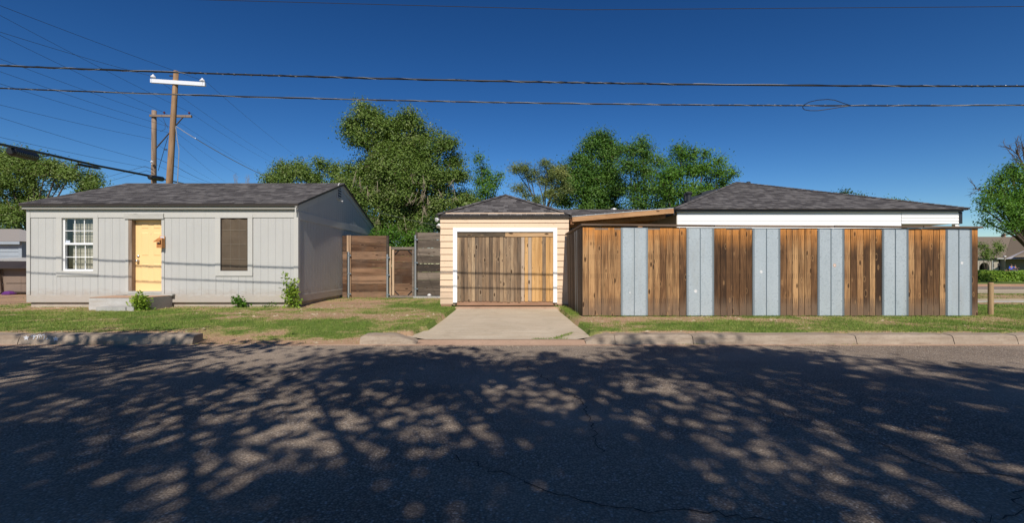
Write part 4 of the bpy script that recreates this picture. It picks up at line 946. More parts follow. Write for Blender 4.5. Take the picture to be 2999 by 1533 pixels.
# ------------------------------------------------------------------ white house behind the fence
WY = 14.5
wh = empty('white_house', (X(2400, WY), WY, 0), 'low white house with a dark hipped shingle roof behind the wooden fence', 'house')
wx0, wx1 = X(1974, WY), X(2839, WY); wez = Z(610, WY); wap = P(2158, 533, 19.97); wy1 = 25.4
wl0, wl1 = X(1984, WY+.13), X(2813, WY+.13); wfy = WY+.13; wt = Z(621, wfy)
pxs = X(2640, wfy)
wb = MB(); wb.box(wl0, pxs, wfy, wfy+.15, -.1, wt); wb.box(wl0, wl0+.12, wfy+.15, wy1-.4, -.1, wt); wb.box(wl0+.12, wl1-.1, wy1-.55, wy1-.4, -.1, wt); wb.box(pxs, wl1-.1, wfy+2.2, wfy+2.35, -.1, wt)
M['wall_tan'] = m_paint('wall_tan', (.42, .37, .31), .7, .08)
whw = wb.build('wall', 'white_paint', wh)
bx('side_cladding', 'wall_tan', wh, wl0-.02, wl0-.001, wfy+.02, wy1-.45, -.1, wt-.002)
nb = 4
for i in range(nb):     # lapped boards of the porch beam
    z0 = Z(656, wfy)+(wt-Z(656, wfy))*i/nb; z1 = Z(656, wfy)+(wt-Z(656, wfy))*(i+1)/nb
    MB().prism([(pxs+.01, wfy-.012, z0+.003), (pxs+.01, wfy+.10, z0+.003), (pxs+.01, wfy+.10, z1), (pxs+.01, wfy+.004, z1)], (X(2808, wfy)-pxs-.01, 0, 0)).build('lap_board', 'white_paint', whw, origin=(pxs, wfy, z0))
bx('porch_ceiling', 'soffit_grey', wh, pxs+.01, wl1-.13, wfy+.11, wfy+2.19, Z(656, wfy)+.01, Z(656, wfy)+.05)
bx('corner_post', 'fascia_navy', wh, X(2808.5, wfy)+.0, X(2817.5, wfy), wfy-.02, wfy+.1, Z(656, wfy)+.0, wt)
bx('porch_post', 'white_paint', wh, X(2800, wfy), X(2812, wfy), wfy+.02, wfy+.14, -.1, Z(656, wfy)-.001)
bx('trim_seam', 'soffit_grey', wh, wl0+.02, pxs, wfy-.003, wfy-.0005, Z(648, wfy), Z(648, wfy)+.006)
for i, (z0, z1, yo) in enumerate(((Z(612, WY)-.035, Z(612, WY)+.0, 0), (Z(619.5, WY), Z(613, WY)-.006, .03))):
    bx('gutter', 'fascia_navy', wh, wx0+.05*i+.01, wx1-.02-.12*i, WY+yo, WY+yo+.1, z0-.0, z1)
bx('soffit', 'fascia_navy', wh, wx0+.02, wx1-.14, WY+.14, wfy+.14, Z(619, WY), Z(619, WY)+.03)
A0 = Vector((wx0, WY-.02, wez)); A1 = Vector((wx1, WY-.02, wez)); AP = wap.copy(); hw = AP.x-wx0
B0 = Vector((wx0, wy1, wez)); B1 = Vector((wx1, wy1, wez)); AQ = AP.copy()
mb = MB(); dn = Vector((0, 0, -.035)); mb.quad(A0+dn, A1+dn, AP+dn); mb.quad(A1+dn, B1+dn, AP+dn); mb.quad(B1+dn, B0+dn, AP+dn); mb.quad(B0+dn, A0+dn, AP+dn)
wr = mb.build('roof', 'shingle', wh)
hipfield(wr, A0, A1, AP, .15, (.15, .22, .30), 295, 21)
hipfield(wr, B0, A0, AP, .15, (.35, .4), 0, 22); hipfield(wr, A1, B1, AP, .15, (.35, .4), 0, 23)
hipcap(wr, A0, AP, 5); hipcap(wr, A1, AP, 6)
bx('drip_edge', 'sill_red', wr, wx0, wx1, WY-.01, WY+.0, wez-.045, wez-.030)
bx('side_fascia', 'fascia_navy', wh, wx0+.0, wx0+.03, WY+.03, wy1, wez-.2, wez-.036); bx('side_soffit', 'fascia_navy', wh, wx0+.031, wl0, WY+.35, wy1-.02, wez-.15, wez-.12)
def pipe_vent(px, pt, pb, Y, r, label_=None):
    x = X(px, Y); z0, z1 = Z(pb, Y)-.25, Z(pt, Y)
    v = MB().lathe((x, Y, 0), [(r, z0), (r, z1-.10), (r*1.1, z1-.10)], 12).build('roof_vent', 'wire_dark', wh)
    MB().lathe((x, Y, 0), [(r*1.25, z1-.095), (r*1.45, z1-.05), (r*.9, z1), (0, z1)], 12).build('vent_cap', 'wire_dark', v)
pipe_vent(2009, 566, 590, 16.6, .062); pipe_vent(2018, 562, 588, 16.2, .085); pipe_vent(2192, 532.5, 541, 19.9, .07)
for px, Y, py in ((2039, 17.2, 577), (2077, 18.4, 561)):
    x, z = X(px, Y), Z(py, Y); MB().prism([(x-.28, Y, z-.16), (x+.28, Y, z+.04), (x+.28, Y, z+.10), (x-.10, Y, z+.02), (x-.28, Y, z-.04)], (0, .45, 0)).build('roof_vent', 'fascia_navy', wh)
# low rear wing
ry0 = 19.5; rzE, rzR = Z(633, ry0), Z(612, 22.0)
rw = MB(); rx_0, rx_1 = X(1610, ry0), X(1990, ry0)+.3
rw.quad((rx_0, ry0, rzE-.03), (rx_1, ry0, rzE-.03), (rx_1, 22, rzR-.03), (rx_0, 22, rzR-.03)); rw.quad((rx_1, 24.5, rzE), (rx_0, 24.5, rzE), (rx_0, 22, rzR-.03), (rx_1, 22, rzR-.03))
rwo = rw.build('rear_roof', 'shingle', wh); shingle_field(rwo, Vector((rx_0, ry0, rzE-.03)), (1, 0, 0), (0, 2.5, rzR-rzE), rx_1-rx_0, math.hypot(2.5, rzR-rzE), lambda v: (0, rx_1-rx_0), .15, (.3, .4), 0, seed=31)
bx('rear_wall', 'wall_tan', wh, rx_0+.2, rx_1, ry0+.2, ry0+.3, -.1, rzE-.05)
MB().lathe((X(1798, 21.9), 21.9, rzR-.06), [(.16, 0), (.13, .06), (.0, .10)], 10).build('roof_vent', 'wire_silver', wh)
# timber patio cover leaning on the white house
pc = empty('patio_cover', (X(1825, 14.0), 15, 0), 'lean-to patio cover of orange timber with a metal sheet top beside the white house', 'patio cover')
ca, cb_ = P(1676, 636, 14.0), P(1973, 611, 14.0); dv = (cb_-ca); L_ = dv.length; du = dv.normalized(); un = Vector((-du.z, 0, du.x))
for i in range(11):
    yy = 14.0+i*.40; a = ca+Vector((-.12 if i else 0, yy-14.0, 0)); hgt = .14 if i == 0 else .25
    mb = MB(); mb.prism([a-un*hgt, a+du*(L_)-un*hgt, a+du*L_, a], (0, .045, 0)); mb.build('rafter', 'cover_wood', pc, origin=a)
for i in range(9):
    t = L_*(i+.3)/9; a = ca+du*t-un*.115+Vector((0, .05, 0)); MB().prism([a, a+du*.06, a+du*.06+un*.032, a+un*.032], (0, 4.2, 0)).build('batten', 'cover_wood', pc, origin=a)
mb = MB(); mb.prism([ca+un*.006, ca+du*L_+un*.006, ca+du*L_+un*.022, ca+un*.022], (0, 4.5, 0)); mb.build('roof_sheet', 'galvanized', pc)
mb = MB()
for i in range(11):
    a = ca+du*(L_*(i+.5)/11)+un*.022+Vector((0, .02, 0)); mb.prism([a, a+du*.04, a+du*.03+un*.010, a+du*.01+un*.010], (0, 4.45, 0))
mb.build('sheet_rib', 'galvanized', pc, kind='stuff')
a = P(1668, 642, 14.3); bx('beam', 'cover_wood', pc, a.x, a.x+.10, 14.05, 18.4, a.z-.19, a.z-.03); 
bm2 = P(1745, 652, 17.9); bx('cross_beam', 'cover_wood', pc, bm2.x, X(1925, 17.9), 17.9, 18.0, Z(668, 17.9), Z(655, 17.9))
for px in (1678, 1840): bx('post', 'cover_wood', pc, X(px, 15.9), X(px, 15.9)+.09, 15.9, 15.99, -.1, 2.32)
# corrugated sheet standing behind the fence corner
cs = MB(); x = X(1671, 15.2); nn = 22
for i in range(nn*2+1):
    xx = x+i*.0225; dd = .02 if i % 4 < 2 else -.01; cs.v += [(xx, 15.2+dd, .0), (xx, 15.2+dd, Z(650, 15.2))]
for i in range(nn*2): cs.f.append((2*i, 2*i+2, 2*i+3, 2*i+1))
o = cs.build('corrugated_sheet', 'galv_rib', None, origin=(x, 15.2, 0)); sm = o.modifiers.new('s', 'SOLIDIFY'); sm.thickness = .003; tag(o, 'grey corrugated metal sheet standing under the patio cover by the garage', 'metal sheet')

# ------------------------------------------------------------------ things at the left edge
shd = empty('shed', (X(-30, 24), 24, 0), 'light grey boarded shed tinted with bluish tree shade, with a light shingle roof left of the grey house', 'shed')
sx1 = X(67, 24); sx0 = sx1-5.0; M['shed_paint_shaded'] = m_paint('shed_paint_shaded', (.34, .39, .44), .7, .25)  # light grey wall with tree shade put into its bluish colour
sw_ = bx('wall', 'shed_paint_shaded', shd, sx0, sx1-.05, 24.02, 27, -.1, Z(707, 24))
for i in range(9):
    z0 = Z(765+30-i*13.2+9, 24); z1 = z0+.225
    if z1 < Z(707, 24)+.02: MB().prism([(sx0, 23.99, z0), (sx0, 24.02, z0), (sx0, 24.02, z1), (sx0, 24.01, z1)], (sx1-.2-sx0, 0, 0)).build('lap_board', 'shed_paint_shaded', sw_, origin=(sx0, 24, z0))
bx('corner_board', 'shed_paint_shaded', shd, sx1-.18, sx1-.02, 23.97, 24.02, -.1, Z(707, 24), own=True)
mb = MB(); e = Z(708, 24); mb.quad((sx0, 23.75, e), (sx1+.1, 23.75, e), (sx1-1.7, 25.5, e+.75), (sx0, 25.5, e+.75)); mb.quad((sx1+.1, 23.75, e), (sx1+.1, 27.2, e), (sx1-1.7, 25.5, e+.75)); mb.quad((sx0, 25.5, e+.75), (sx1-1.7, 25.5, e+.75), (sx1+.1, 27.2, e), (sx0, 27.2, e))
so_ = mb.build('roof', 'shingle_pale', shd); bx('fascia_board', 'shed_paint_shaded', shd, sx0, sx1+.08, 23.76, 23.80, e-.15, e-.01)
cp = empty('coop', (X(20, 18.6), 18.6, 0), 'shabby brown plywood coop with a dark felt roof left of the grey house', 'coop')
cx1 = X(76, 18.6)+.35; cx0 = cx1-2.6
bx('wall', 'coop_wood', cp, cx0, cx1, 18.62, 20.2, .06, 1.02); 
for a, b, c, d, yy in ((cx0, cx1-1.22, .06, .42, 18.59), (cx0, cx1-1.25, .48, .96, 18.585), (cx1-1.15, cx1, .10, .40, 18.59), (cx1-1.13, cx1, .44, .70, 18.588)): bx('board', 'coop_wood', cp, a, b, yy, 18.619, c, d, own=True)
MB().prism([(cx1-1.3, 18.5, .1), (cx1-1.2, 18.5, .1), (cx1-1.28, 18.5, .95), (cx1-1.36, 18.5, .95)], (0, .05, 0)).build('batten', 'cap_wood', cp)
MB().prism([(cx0, 18.3, 1.0), (cx1+.1, 18.3, 1.0), (cx1+.1, 18.85, 1.27), (cx0, 18.85, 1.27)], (0, .0, .03)).build('felt_roof', 'fascia_dark', cp); MB().prism([(cx0, 18.86, 1.29), (cx1+.08, 18.86, 1.29), (cx1-.3, 20.3, 1.43), (cx0, 20.3, 1.43)], (0, 0, .03)).build('roof_board', 'weathered_board', cp)
bx('leg', 'coop_wood', cp, cx0, cx0+.1, 18.63, 18.73, -.05, .058); bx('leg', 'coop_wood', cp, cx1-.1, cx1, 18.63, 18.73, -.05, .058)
M['purple'] = m_plain('purple', (.12, .03, .18), .4)
pb = MB(); pb.lathe((X(27, 18.4), 18.4, -.02), [(.20, 0), (.22, .06), (.12, .15), (.0, .17)], 9); o = pb.build('plastic_bag', 'purple', None, origin=(X(27, 18.4), 18.4, 0)); tag(o, 'crumpled purple plastic bag on the ground under the brown coop', 'bag')

# ------------------------------------------------------------------ wooden marker post on the right lawn
pxp = X(2903, 10.6); mp = empty('wooden_post', (pxp, 10.6, 0), 'short round wooden post standing alone on the lawn past the fence end', 'post')
MB().lathe((pxp-.012, 10.6, 0), [(.048, -.1), (.047, .72), (.043, .735), (0, .735)], 14).build('post', 'post_wood', mp); MB().lathe((pxp+.052, 10.63, 0), [(.030, -.1), (.029, .73), (0, .732)], 10).build('post', 'post_wood', mp)
for i in range(12):     # decking boards under the metal sheet of the patio cover
    yy = 14.06+i*.36; a = ca+Vector((0, yy-14.0, 0))-un*.034; MB().prism([a, a+du*(L_-.02), a+du*(L_-.02)+un*.024, a+un*.024], (0, .345, 0)).build('deck_board', 'cover_wood', pc, origin=a)

# ------------------------------------------------------------------ trees
def crown_points(blobs, clump, rr, n_sub):
    cs_ = []
    for (c, r) in blobs:
        for k in range(n_sub(r)):
            d = Vector((rr.gauss(0, 1), rr.gauss(0, 1), rr.gauss(0, 1))).normalized()
            if d.y > .35: d.y *= -.6
            if d.z < -.5: d.z *= .5
            q = r*rr.uniform(.45, 1.0); cs_.append((c+Vector((d.x*q, d.y*q*.8, d.z*q)), clump*rr.uniform(.6, 1.35), c))
    return cs_
def tree(label, blobs_px, Y, base_px, mat='leaf_mid', leaf=(.11, .06), clump=.42, dens=1.0, subs=14, depth=.8, trunk_r=.2, twig='twig', cat='tree', group=None, droop=.2, z0=0, seed=1, trunk_mat='bark', fork=.35, twigs=True, name='tree', inner=None, twig_r=.014):
    rr = random.Random(seed); s_ = F/Y
    leaf = (leaf[0]*.80, leaf[1]*.80); root = empty(name, (X(base_px, Y), Y, z0), label, cat, group)
    blobs = [(P(px, py, Y)+Vector((0, rr.uniform(-1, 1)*depth*r/s_, 0)), r/s_) for (px, py, r) in blobs_px]
    sub = crown_points(blobs, clump, rr, lambda r: max(4, int(subs*(r/clump)**1.7*.95)))
    pts = []; outs = []
    for (c, q, bc) in sub:
        n = max(8, int(dens*(q*q)/(leaf[0]*leaf[1])*4.0)); d = NR.normal(size=(n, 3)); p = d*np.array([q*.55, q*.55, q*.42])+np.array(c); pts.append(p)
        o_ = d*.35+np.array((c-bc).normalized() if (c-bc).length > 0 else (0, 0, 1)); outs.append(o_/(np.linalg.norm(o_, axis=1)[:, None]+1e-6))
    pts = np.concatenate(pts); outs = np.concatenate(outs); k_ok = pts[:, 2] > .05; pts = pts[k_ok]; outs = outs[k_ok]; me = fast_mesh('crown', leaf_quads(pts, leaf[0], leaf[1], droop, outs)-np.array(wl(root)), 4, mat)
    place('crown', me, wl(root), root)
    topz = max(c.z for c, _ in blobs); base = Vector((X(base_px, Y), Y, z0-.1)); mid = sum((c for c, _ in blobs), Vector())/len(blobs)
    fk = base.lerp(Vector((mid.x*.5+base.x*.5, Y, z0+(topz-z0)*.9)), fork)
    MB().tube([base, base.lerp(fk, .1)+Vector((0, 0, .0)), base.lerp(fk, .5)+Vector((rr.uniform(-.1, .1), 0, 0)), fk], [trunk_r*1.35, trunk_r*1.05, trunk_r*.9, trunk_r*.8], 10).build('trunk', trunk_mat, root, smooth=True)
    mb = MB()
    for (c, r) in blobs:
        m1 = fk.lerp(c, .45)+Vector((rr.uniform(-.2, .2), rr.uniform(-.2, .2), (c.z-fk.z)*.08)); mb.tube([fk, m1, c, c+(c-m1)*.25*min(1, r)], [trunk_r*.36, trunk_r*.2, trunk_r*.10, .012], 6)
    mb.build('limb', trunk_mat, root, smooth=True)
    if twigs:
        mb = MB()
        for (q, r, c) in sub:
            if rr.random() < .75:
                m = c.lerp(q, .5)+Vector((rr.uniform(-.12, .12), rr.uniform(-.12, .12), rr.uniform(0, .15))); e = q+(q-c).normalized()*r*rr.uniform(.2, .9)
                mb.tube([c, m, q, e], [twig_r*1.8, twig_r*1.4, twig_r, twig_r*.5], 4, cap=False)
        if mb.v: mb.build('twig', twig, root, kind='stuff')
    return root
def twig_spray(a, b, n, L, r, rr, mb, lvl=2):
    mb.tube([a, a.lerp(b, .5)+Vector((rr.uniform(-.08, .08), 0, rr.uniform(-.05, .08)))*L, b], [r, r*.75, r*.4], 5, cap=False)
    if lvl <= 0: return
    for i in range(n):
        t = rr.uniform(.25, 1); p = a.lerp(b, t); d = (b-a).normalized(); dd = (d+Vector((rr.uniform(-.9, .9), rr.uniform(-.5, .5), rr.uniform(-.7, .9)))).normalized()
        twig_spray(p, p+dd*L*rr.uniform(.3, .6), max(2, n-2), L*.5, r*.55, rr, mb, lvl-1)

# big elm between the house and the garage
elm = tree('tall wide elm with silvery upper leaves rising between the grey house and the garage',
     [(1062, 335, 32), (1040, 375, 34), (1090, 350, 38), (1060, 410, 42), (1120, 385, 46), (1165, 365, 34), (1210, 368, 34), (1180, 420, 52), (1240, 400, 40), (1120, 430, 46), (1140, 480, 50), (1200, 470, 52), (1260, 500, 46), (1095, 520, 48), (1130, 550, 52), (1190, 570, 56), (1100, 470, 52), (1040, 500, 42), (1030, 560, 50), (1010, 610, 38),
      (1250, 450, 46), (1305, 425, 36), (1325, 470, 32), (1160, 510, 60), (1230, 530, 60), (1305, 520, 46), (1345, 520, 28), (1090, 590, 56), (1150, 620, 56), (1220, 600, 56), (1290, 590, 54), (1345, 585, 42), (1380, 600, 30),
      (1100, 660, 44), (1170, 680, 44), (1240, 660, 46), (1300, 650, 50), (1060, 640, 36), (905, 505, 0.1)][:-1],
     23.5, 1205, 'leaf_elm', (.125, .075), .36, dens=.95, subs=13, trunk_r=.28, seed=11, twig_r=.017)
rr_ = random.Random(77); mb = MB()
for k in range(26):
    px, py = rr_.uniform(1040, 1345), rr_.uniform(490, 690); Yt = 22.2+rr_.uniform(-.5, .6); a = P(px, py, Yt); sx_ = rr_.uniform(-14, 14)
    twig_spray(a, P(px+sx_, py+rr_.uniform(14, 46), Yt-.2), 6, .42, .010, rr_, mb, 2)
mb.build('dead_twigs', 'twig', elm, kind='stuff')
tree('smaller elm crown showing above the ridge of the grey house',
     [(800, 520, 30), (835, 500, 30), (875, 490, 26), (850, 530, 34), (905, 515, 28), (940, 490, 24), (930, 530, 32), (975, 500, 26), (985, 535, 30), (1012, 525, 24), (795, 545, 24)],
     36, 900, 'leaf_elm', (.17, .10), .5, dens=.85, subs=12, trunk_r=.25, seed=12, twig_r=.02)
tree('broad elm at the left edge of the photo behind the grey house',
     [(-60, 480, 60), (-10, 470, 48), (30, 465, 40), (70, 485, 42), (110, 495, 40), (150, 500, 34), (190, 505, 36), (225, 510, 36), (262, 525, 30), (285, 545, 20), (250, 555, 24), (40, 530, 46), (-10, 560, 56), (95, 540, 34), (60, 580, 44), (20, 620, 46), (75, 640, 40), (-40, 650, 50), (50, 690, 38), (80, 710, 26), (165, 545, 18), (110, 590, 36), (-20, 710, 40)],
     28, 95, 'leaf_elm', (.14, .08), .42, dens=.8, subs=12, trunk_r=.25, seed=13, twig_r=.02)
tree('slender bright green tree standing behind the left slope of the garage roof',
     [(1405, 470, 16), (1415, 500, 22), (1400, 530, 22), (1432, 520, 20), (1440, 550, 22), (1415, 570, 26), (1450, 590, 22), (1470, 515, 12), (1455, 530, 14), (1425, 610, 26), (1395, 590, 20)],
     26, 1420, 'leaf_bright', (.15, .06), .34, dens=.7, subs=10, trunk_r=.12, seed=14, twig='twig_dark')
tree('sparse yellowish pine leaning beside the garage roof peak',
     [(1510, 495, 14), (1535, 500, 18), (1555, 520, 16), (1600, 480, 14), (1620, 500, 22), (1640, 515, 26), (1600, 530, 24), (1650, 550, 22), (1520, 550, 14), (1545, 570, 14), (1575, 590, 16), (1615, 570, 22), (1570, 505, 10)],
     22, 1598, 'leaf_pine', (.15, .03), .27, dens=1.1, subs=10, trunk_r=.13, seed=15, twig='twig_dark', trunk_mat='bark', fork=.55, twig_r=.016)
tree('round topped elm tallest in the clump behind the patio cover',
     [(1700, 470, 34), (1735, 430, 36), (1765, 415, 28), (1770, 450, 38), (1800, 440, 26), (1680, 510, 38), (1720, 520, 46), (1780, 510, 44), (1670, 560, 40), (1740, 570, 48), (1800, 560, 40), (1710, 600, 40), (1650, 590, 30), (1780, 610, 40)],
     27, 1745, 'leaf_mid', (.13, .075), .38, dens=.95, subs=13, trunk_r=.24, seed=16, twig_r=.015)
tree('loose topped green tree in the middle of the clump behind the patio cover',
     [(1850, 440, 30), (1885, 420, 22), (1900, 450, 30), (1840, 490, 36), (1890, 500, 38), (1930, 470, 24), (1850, 550, 40), (1910, 560, 42), (1860, 600, 38), (1930, 600, 34)],
     25, 1885, 'leaf_mid', (.15, .06), .38, dens=.75, subs=11, trunk_r=.2, seed=17, twig='twig_dark')
tree('feathery bright green tree with arching fronds left of the white house roof',
     [(1985, 435, 18), (1995, 460, 24), (2030, 460, 22), (2060, 455, 16), (2015, 500, 34), (1970, 510, 34), (2065, 500, 30), (2100, 475, 16), (2110, 510, 24), (2140, 515, 16), (1960, 560, 38), (2020, 560, 40), (2080, 550, 34), (2125, 540, 20), (1980, 605, 30), (2040, 600, 26), (1940, 530, 28)],
     20, 2010, 'leaf_bright', (.15, .045), .30, dens=.8, subs=11, trunk_r=.14, seed=18, twig='twig_dark', droop=.7)
tree('left of two small tree tops peeping over the white house roof', [(2455, 580, 16), (2480, 574, 18), (2508, 580, 16), (2480, 592, 24), (2525, 588, 10)], 45, 2485, 'leaf_dark', (.22, .13), .5, dens=.8, subs=10, seed=19, group=None)
tree('right of two small tree tops peeping over the white house roof', [(2580, 600, 14), (2610, 596, 16), (2640, 600, 14), (2665, 604, 10), (2615, 610, 20)], 45, 2620, 'leaf_mid', (.22, .13), .5, dens=.8, subs=10, seed=20)
rt = tree('large pecan tree with bare dead twigs at the right edge above the far house',
     [(2950, 495, 14), (2935, 520, 14), (2975, 520, 30), (3010, 530, 40), (2920, 540, 14), (2900, 560, 16), (2940, 565, 28), (2985, 580, 38), (3040, 580, 46), (2880, 585, 16), (2910, 605, 26), (2955, 620, 34), (3010, 640, 44), (2875, 615, 14), (2900, 650, 16), (2940, 665, 26),  (3060, 660, 44), (3080, 500, 40)],
     30, 3040, 'leaf_bright', (.19, .075), .46, dens=.75, subs=11, trunk_r=.35, seed=21, twig='twig_dark', droop=.6, fork=.3)
rr_ = random.Random(5); mb = MB()
twig_spray(P(3010, 520, 30), P(2975, 440, 30), 7, 2.0, .05, rr_, mb, 3); twig_spray(P(3010, 500, 30), P(2995, 425, 30), 6, 1.6, .04, rr_, mb, 3)
twig_spray(P(2935, 580, 30), P(2855, 550, 30), 7, 1.5, .03, rr_, mb, 2); twig_spray(P(2930, 620, 30), P(2868, 600, 30), 4, 1.2, .02, rr_, mb, 2)
mb.build('dead_branch', 'twig_dark', rt)
rr_ = random.Random(8)
for px in (688, 722):
    mb = MB()
    for i in range(5): a = P(px+i*2, 545, 40); twig_spray(a, P(px-4+i*3, 508+rr_.uniform(0, 16), 40), 3, .5, .012, rr_, mb, 1)
    o = mb.build('bare_twigs', 'twig', None, origin=P(px, 600, 40)); o.location.z = P(px, 600, 40).z
    tag(o, 'thin bare pale twigs sticking up behind the grey roof, '+('left' if px < 700 else 'right')+' of two sprays', 'bare shrub', 'bare twigs behind the roof')
# undergrowth below the elm, seen over the gate
tree('low leafy bush with yellow green tips behind the plank gate', [(1100, 700, 26), (1150, 690, 26), (1145, 720, 28), (1190, 710, 30), (1120, 740, 30), (1180, 750, 32), (1220, 700, 28), (1070, 690, 24), (1215, 740, 30)], 20, 1150, 'leaf_bright', (.09, .06), .26, dens=1.0, subs=12, trunk_r=.05, seed=22, fork=.2, cat='bush', name='bush')
tree('dark leafy mass of shrubs behind the greyer plank fence', [(1250, 690, 30), (1290, 660, 30), (1330, 650, 30), (1060, 640, 28), (1380, 650, 30), (1020, 650, 26)], 21.5, 1260, 'leaf_dark', (.10, .06), .3, dens=1.0, subs=12, trunk_r=.06, seed=23, fork=.2, cat='bush', name='bush')
# crape myrtle beside the far house
tree('small crooked tree with olive leaves before the far house', [(2880, 720, 10), (2900, 735, 11), (2920, 725, 11), (2928, 715, 9), (2875, 745, 12), (2895, 755, 9), (2912, 740, 8), (2930, 732, 7)], 37, 2884, 'leaf_elm', (.13, .08), .28, dens=.8, subs=8, trunk_r=.05, seed=24, fork=.3)
# dark tree belt far behind everything, low on the horizon
fr = random.Random(3)
blobs = [(px+fr.uniform(-20, 20), 742+fr.uniform(-12, 10), 26+fr.uniform(-6, 8)) for px in range(-900, 1500, 42)]
sub = []
for (px, py, r) in blobs:
    c = P(px, py, 60); sub.append((c, r*60/F))
pts = np.concatenate([NR.normal(size=(420, 3))*r*.55+np.array(c) for c, r in sub]); pts = pts[pts[:, 2] > 0]
o = place('tree_belt', fast_mesh('tree_belt', leaf_quads(pts, .42, .26), 4, 'leaf_dark'), (0, 0, 0), kind='stuff')
# hedge at the far side of the cross street
hx0, hx1, hy_, hh = 29.5, 60, 34.0, .70
n = 26000; u = NR.uniform(hx0, hx1, n); face = NR.uniform(0, 1, n); v = NR.uniform(0, hh, n); top = face > .62
yy = np.where(top, NR.uniform(hy_, hy_+1.2, n), hy_+NR.normal(0, .04, n)); zz = np.where(top, hh+NR.normal(0, .035, n)+.04*np.sin(u*1.7), v)
hg = empty('hedge', (35, 34.5, 0), 'clipped yellow green hedge in front of the far house', 'hedge')
place('foliage', fast_mesh('foliage', leaf_quads(np.stack([u, yy, zz], 1), .12, .09, 0, np.stack([u*0, np.where(top, -.3, -.9), np.where(top, .9, .4)], 1))-np.array((35, 34.5, 0)), 4, 'leaf_lime'), (35, 34.5, 0), hg)
M['hedge_core'] = m_plain('hedge_core', (.02, .04, .012), .9); bx('core', 'hedge_core', hg, hx0, hx1, hy_+.06, hy_+1.15, 0, hh-.05)

# ------------------------------------------------------------------ small plants against the walls
def plant(label, px, Y, stems, h, wdt, n, mat='leaf_lime', leaf=(.075, .05), seed=1, cat='plant', zb=0, lean=0.0):
    rr = random.Random(seed); root = empty('plant', (X(px, Y), Y, zb), label, cat); mb = MB(); pts = []
    for i in range(stems):
        a = Vector((X(px, Y)+rr.uniform(-.06, .06), Y+rr.uniform(-.05, .05), zb-.02)); hh = h*rr.uniform(.45, 1) if i else h
        b = a+Vector((rr.uniform(-wdt, wdt)*(.9 if i else .25)+lean*hh, rr.uniform(-.15, .05), hh)); m = a.lerp(b, .5)+Vector((rr.uniform(-.05, .05), 0, .04)); mb.tube([a, m, b], [.009, .007, .003], 5, cap=False)
        for k in range(int(n*2.0)//stems):
            t = rr.random()**.75; q = a.lerp(m, t*2) if t < .5 else m.lerp(b, t*2-1); sp = .04+wdt*.30*(1.15-t); pts.append(q+Vector((rr.gauss(0, sp), rr.gauss(0, sp*.7), rr.gauss(0, .03))))
    mb.build('stem', 'twig', root, kind='stuff')
    pts = np.array([tuple(p) for p in pts]); pts[:, 2] = np.maximum(pts[:, 2], zb+.02)
    place('foliage', fast_mesh('foliage', leaf_quads(pts, leaf[0], leaf[1])-np.array(wl(root)), 4, mat), wl(root), root); return root
plant('leafy green shrub growing in front of the door step', 412, 11.95, 11, .50, .22, 420, seed=2, zb=-.01)
plant('low weedy sprout at the foot of the wall under the screened window', 705, 12.95, 7, .34, .14, 140, seed=3, zb=-.04, mat='leaf_bright')
plant('tall thin sapling growing up the front right corner of the grey house', 856, 12.85, 8, .98, .20, 420, seed=4, zb=-.04, lean=-.06)
plant('tiny weed at the wall foot between the two larger plants', 791, 12.98, 3, .16, .05, 36, seed=5, zb=-.04, mat='leaf_bright', leaf=(.05, .03))

# ------------------------------------------------------------------ shade trees on the near side of the street, behind the camera
def shade_tree(label, cx, cy, blobs, leafn, seed, leaf=(.17, .11)):
    rr = random.Random(seed); root = empty('shade_tree', (cx, cy, 0), label, 'tree'); pts = []; mb = MB(); fk = Vector((cx, cy, 3.2))
    for (x, y, z, r, n) in blobs:
        c = Vector((cx+x, cy+y, z)); m1 = fk.lerp(c, .5)+Vector((0, 0, .4)); mb.tube([fk, m1, c], [.09, .06, .03], 7)
        for k in range(int(n*1.5)):
            d = Vector((rr.gauss(0, 1), rr.gauss(0, 1), rr.gauss(0, .8))).normalized(); q = c+d*r*rr.uniform(.35, 1.0); s_ = rr.uniform(.28, .62)
            pts.append(NR.normal(size=(leafn, 3))*np.array([s_, s_, s_*.6])*.62+np.array(q)); mb.tube([c, c.lerp(q, .55)+Vector((0, 0, .1)), q], [.018, .012, .006], 4, cap=False)
    pts = np.concatenate(pts)
    place('crown', fast_mesh('crown', leaf_quads(pts, *leaf)-np.array(wl(root)), 4, 'leaf_mid'), wl(root), root)
    mb.build('limb', 'bark', root, smooth=True); MB().tube([(cx, cy, -.1), (cx+.05, cy, 1.6), fk], [.36, .28, .24], 12).build('trunk', 'bark', root, smooth=True)
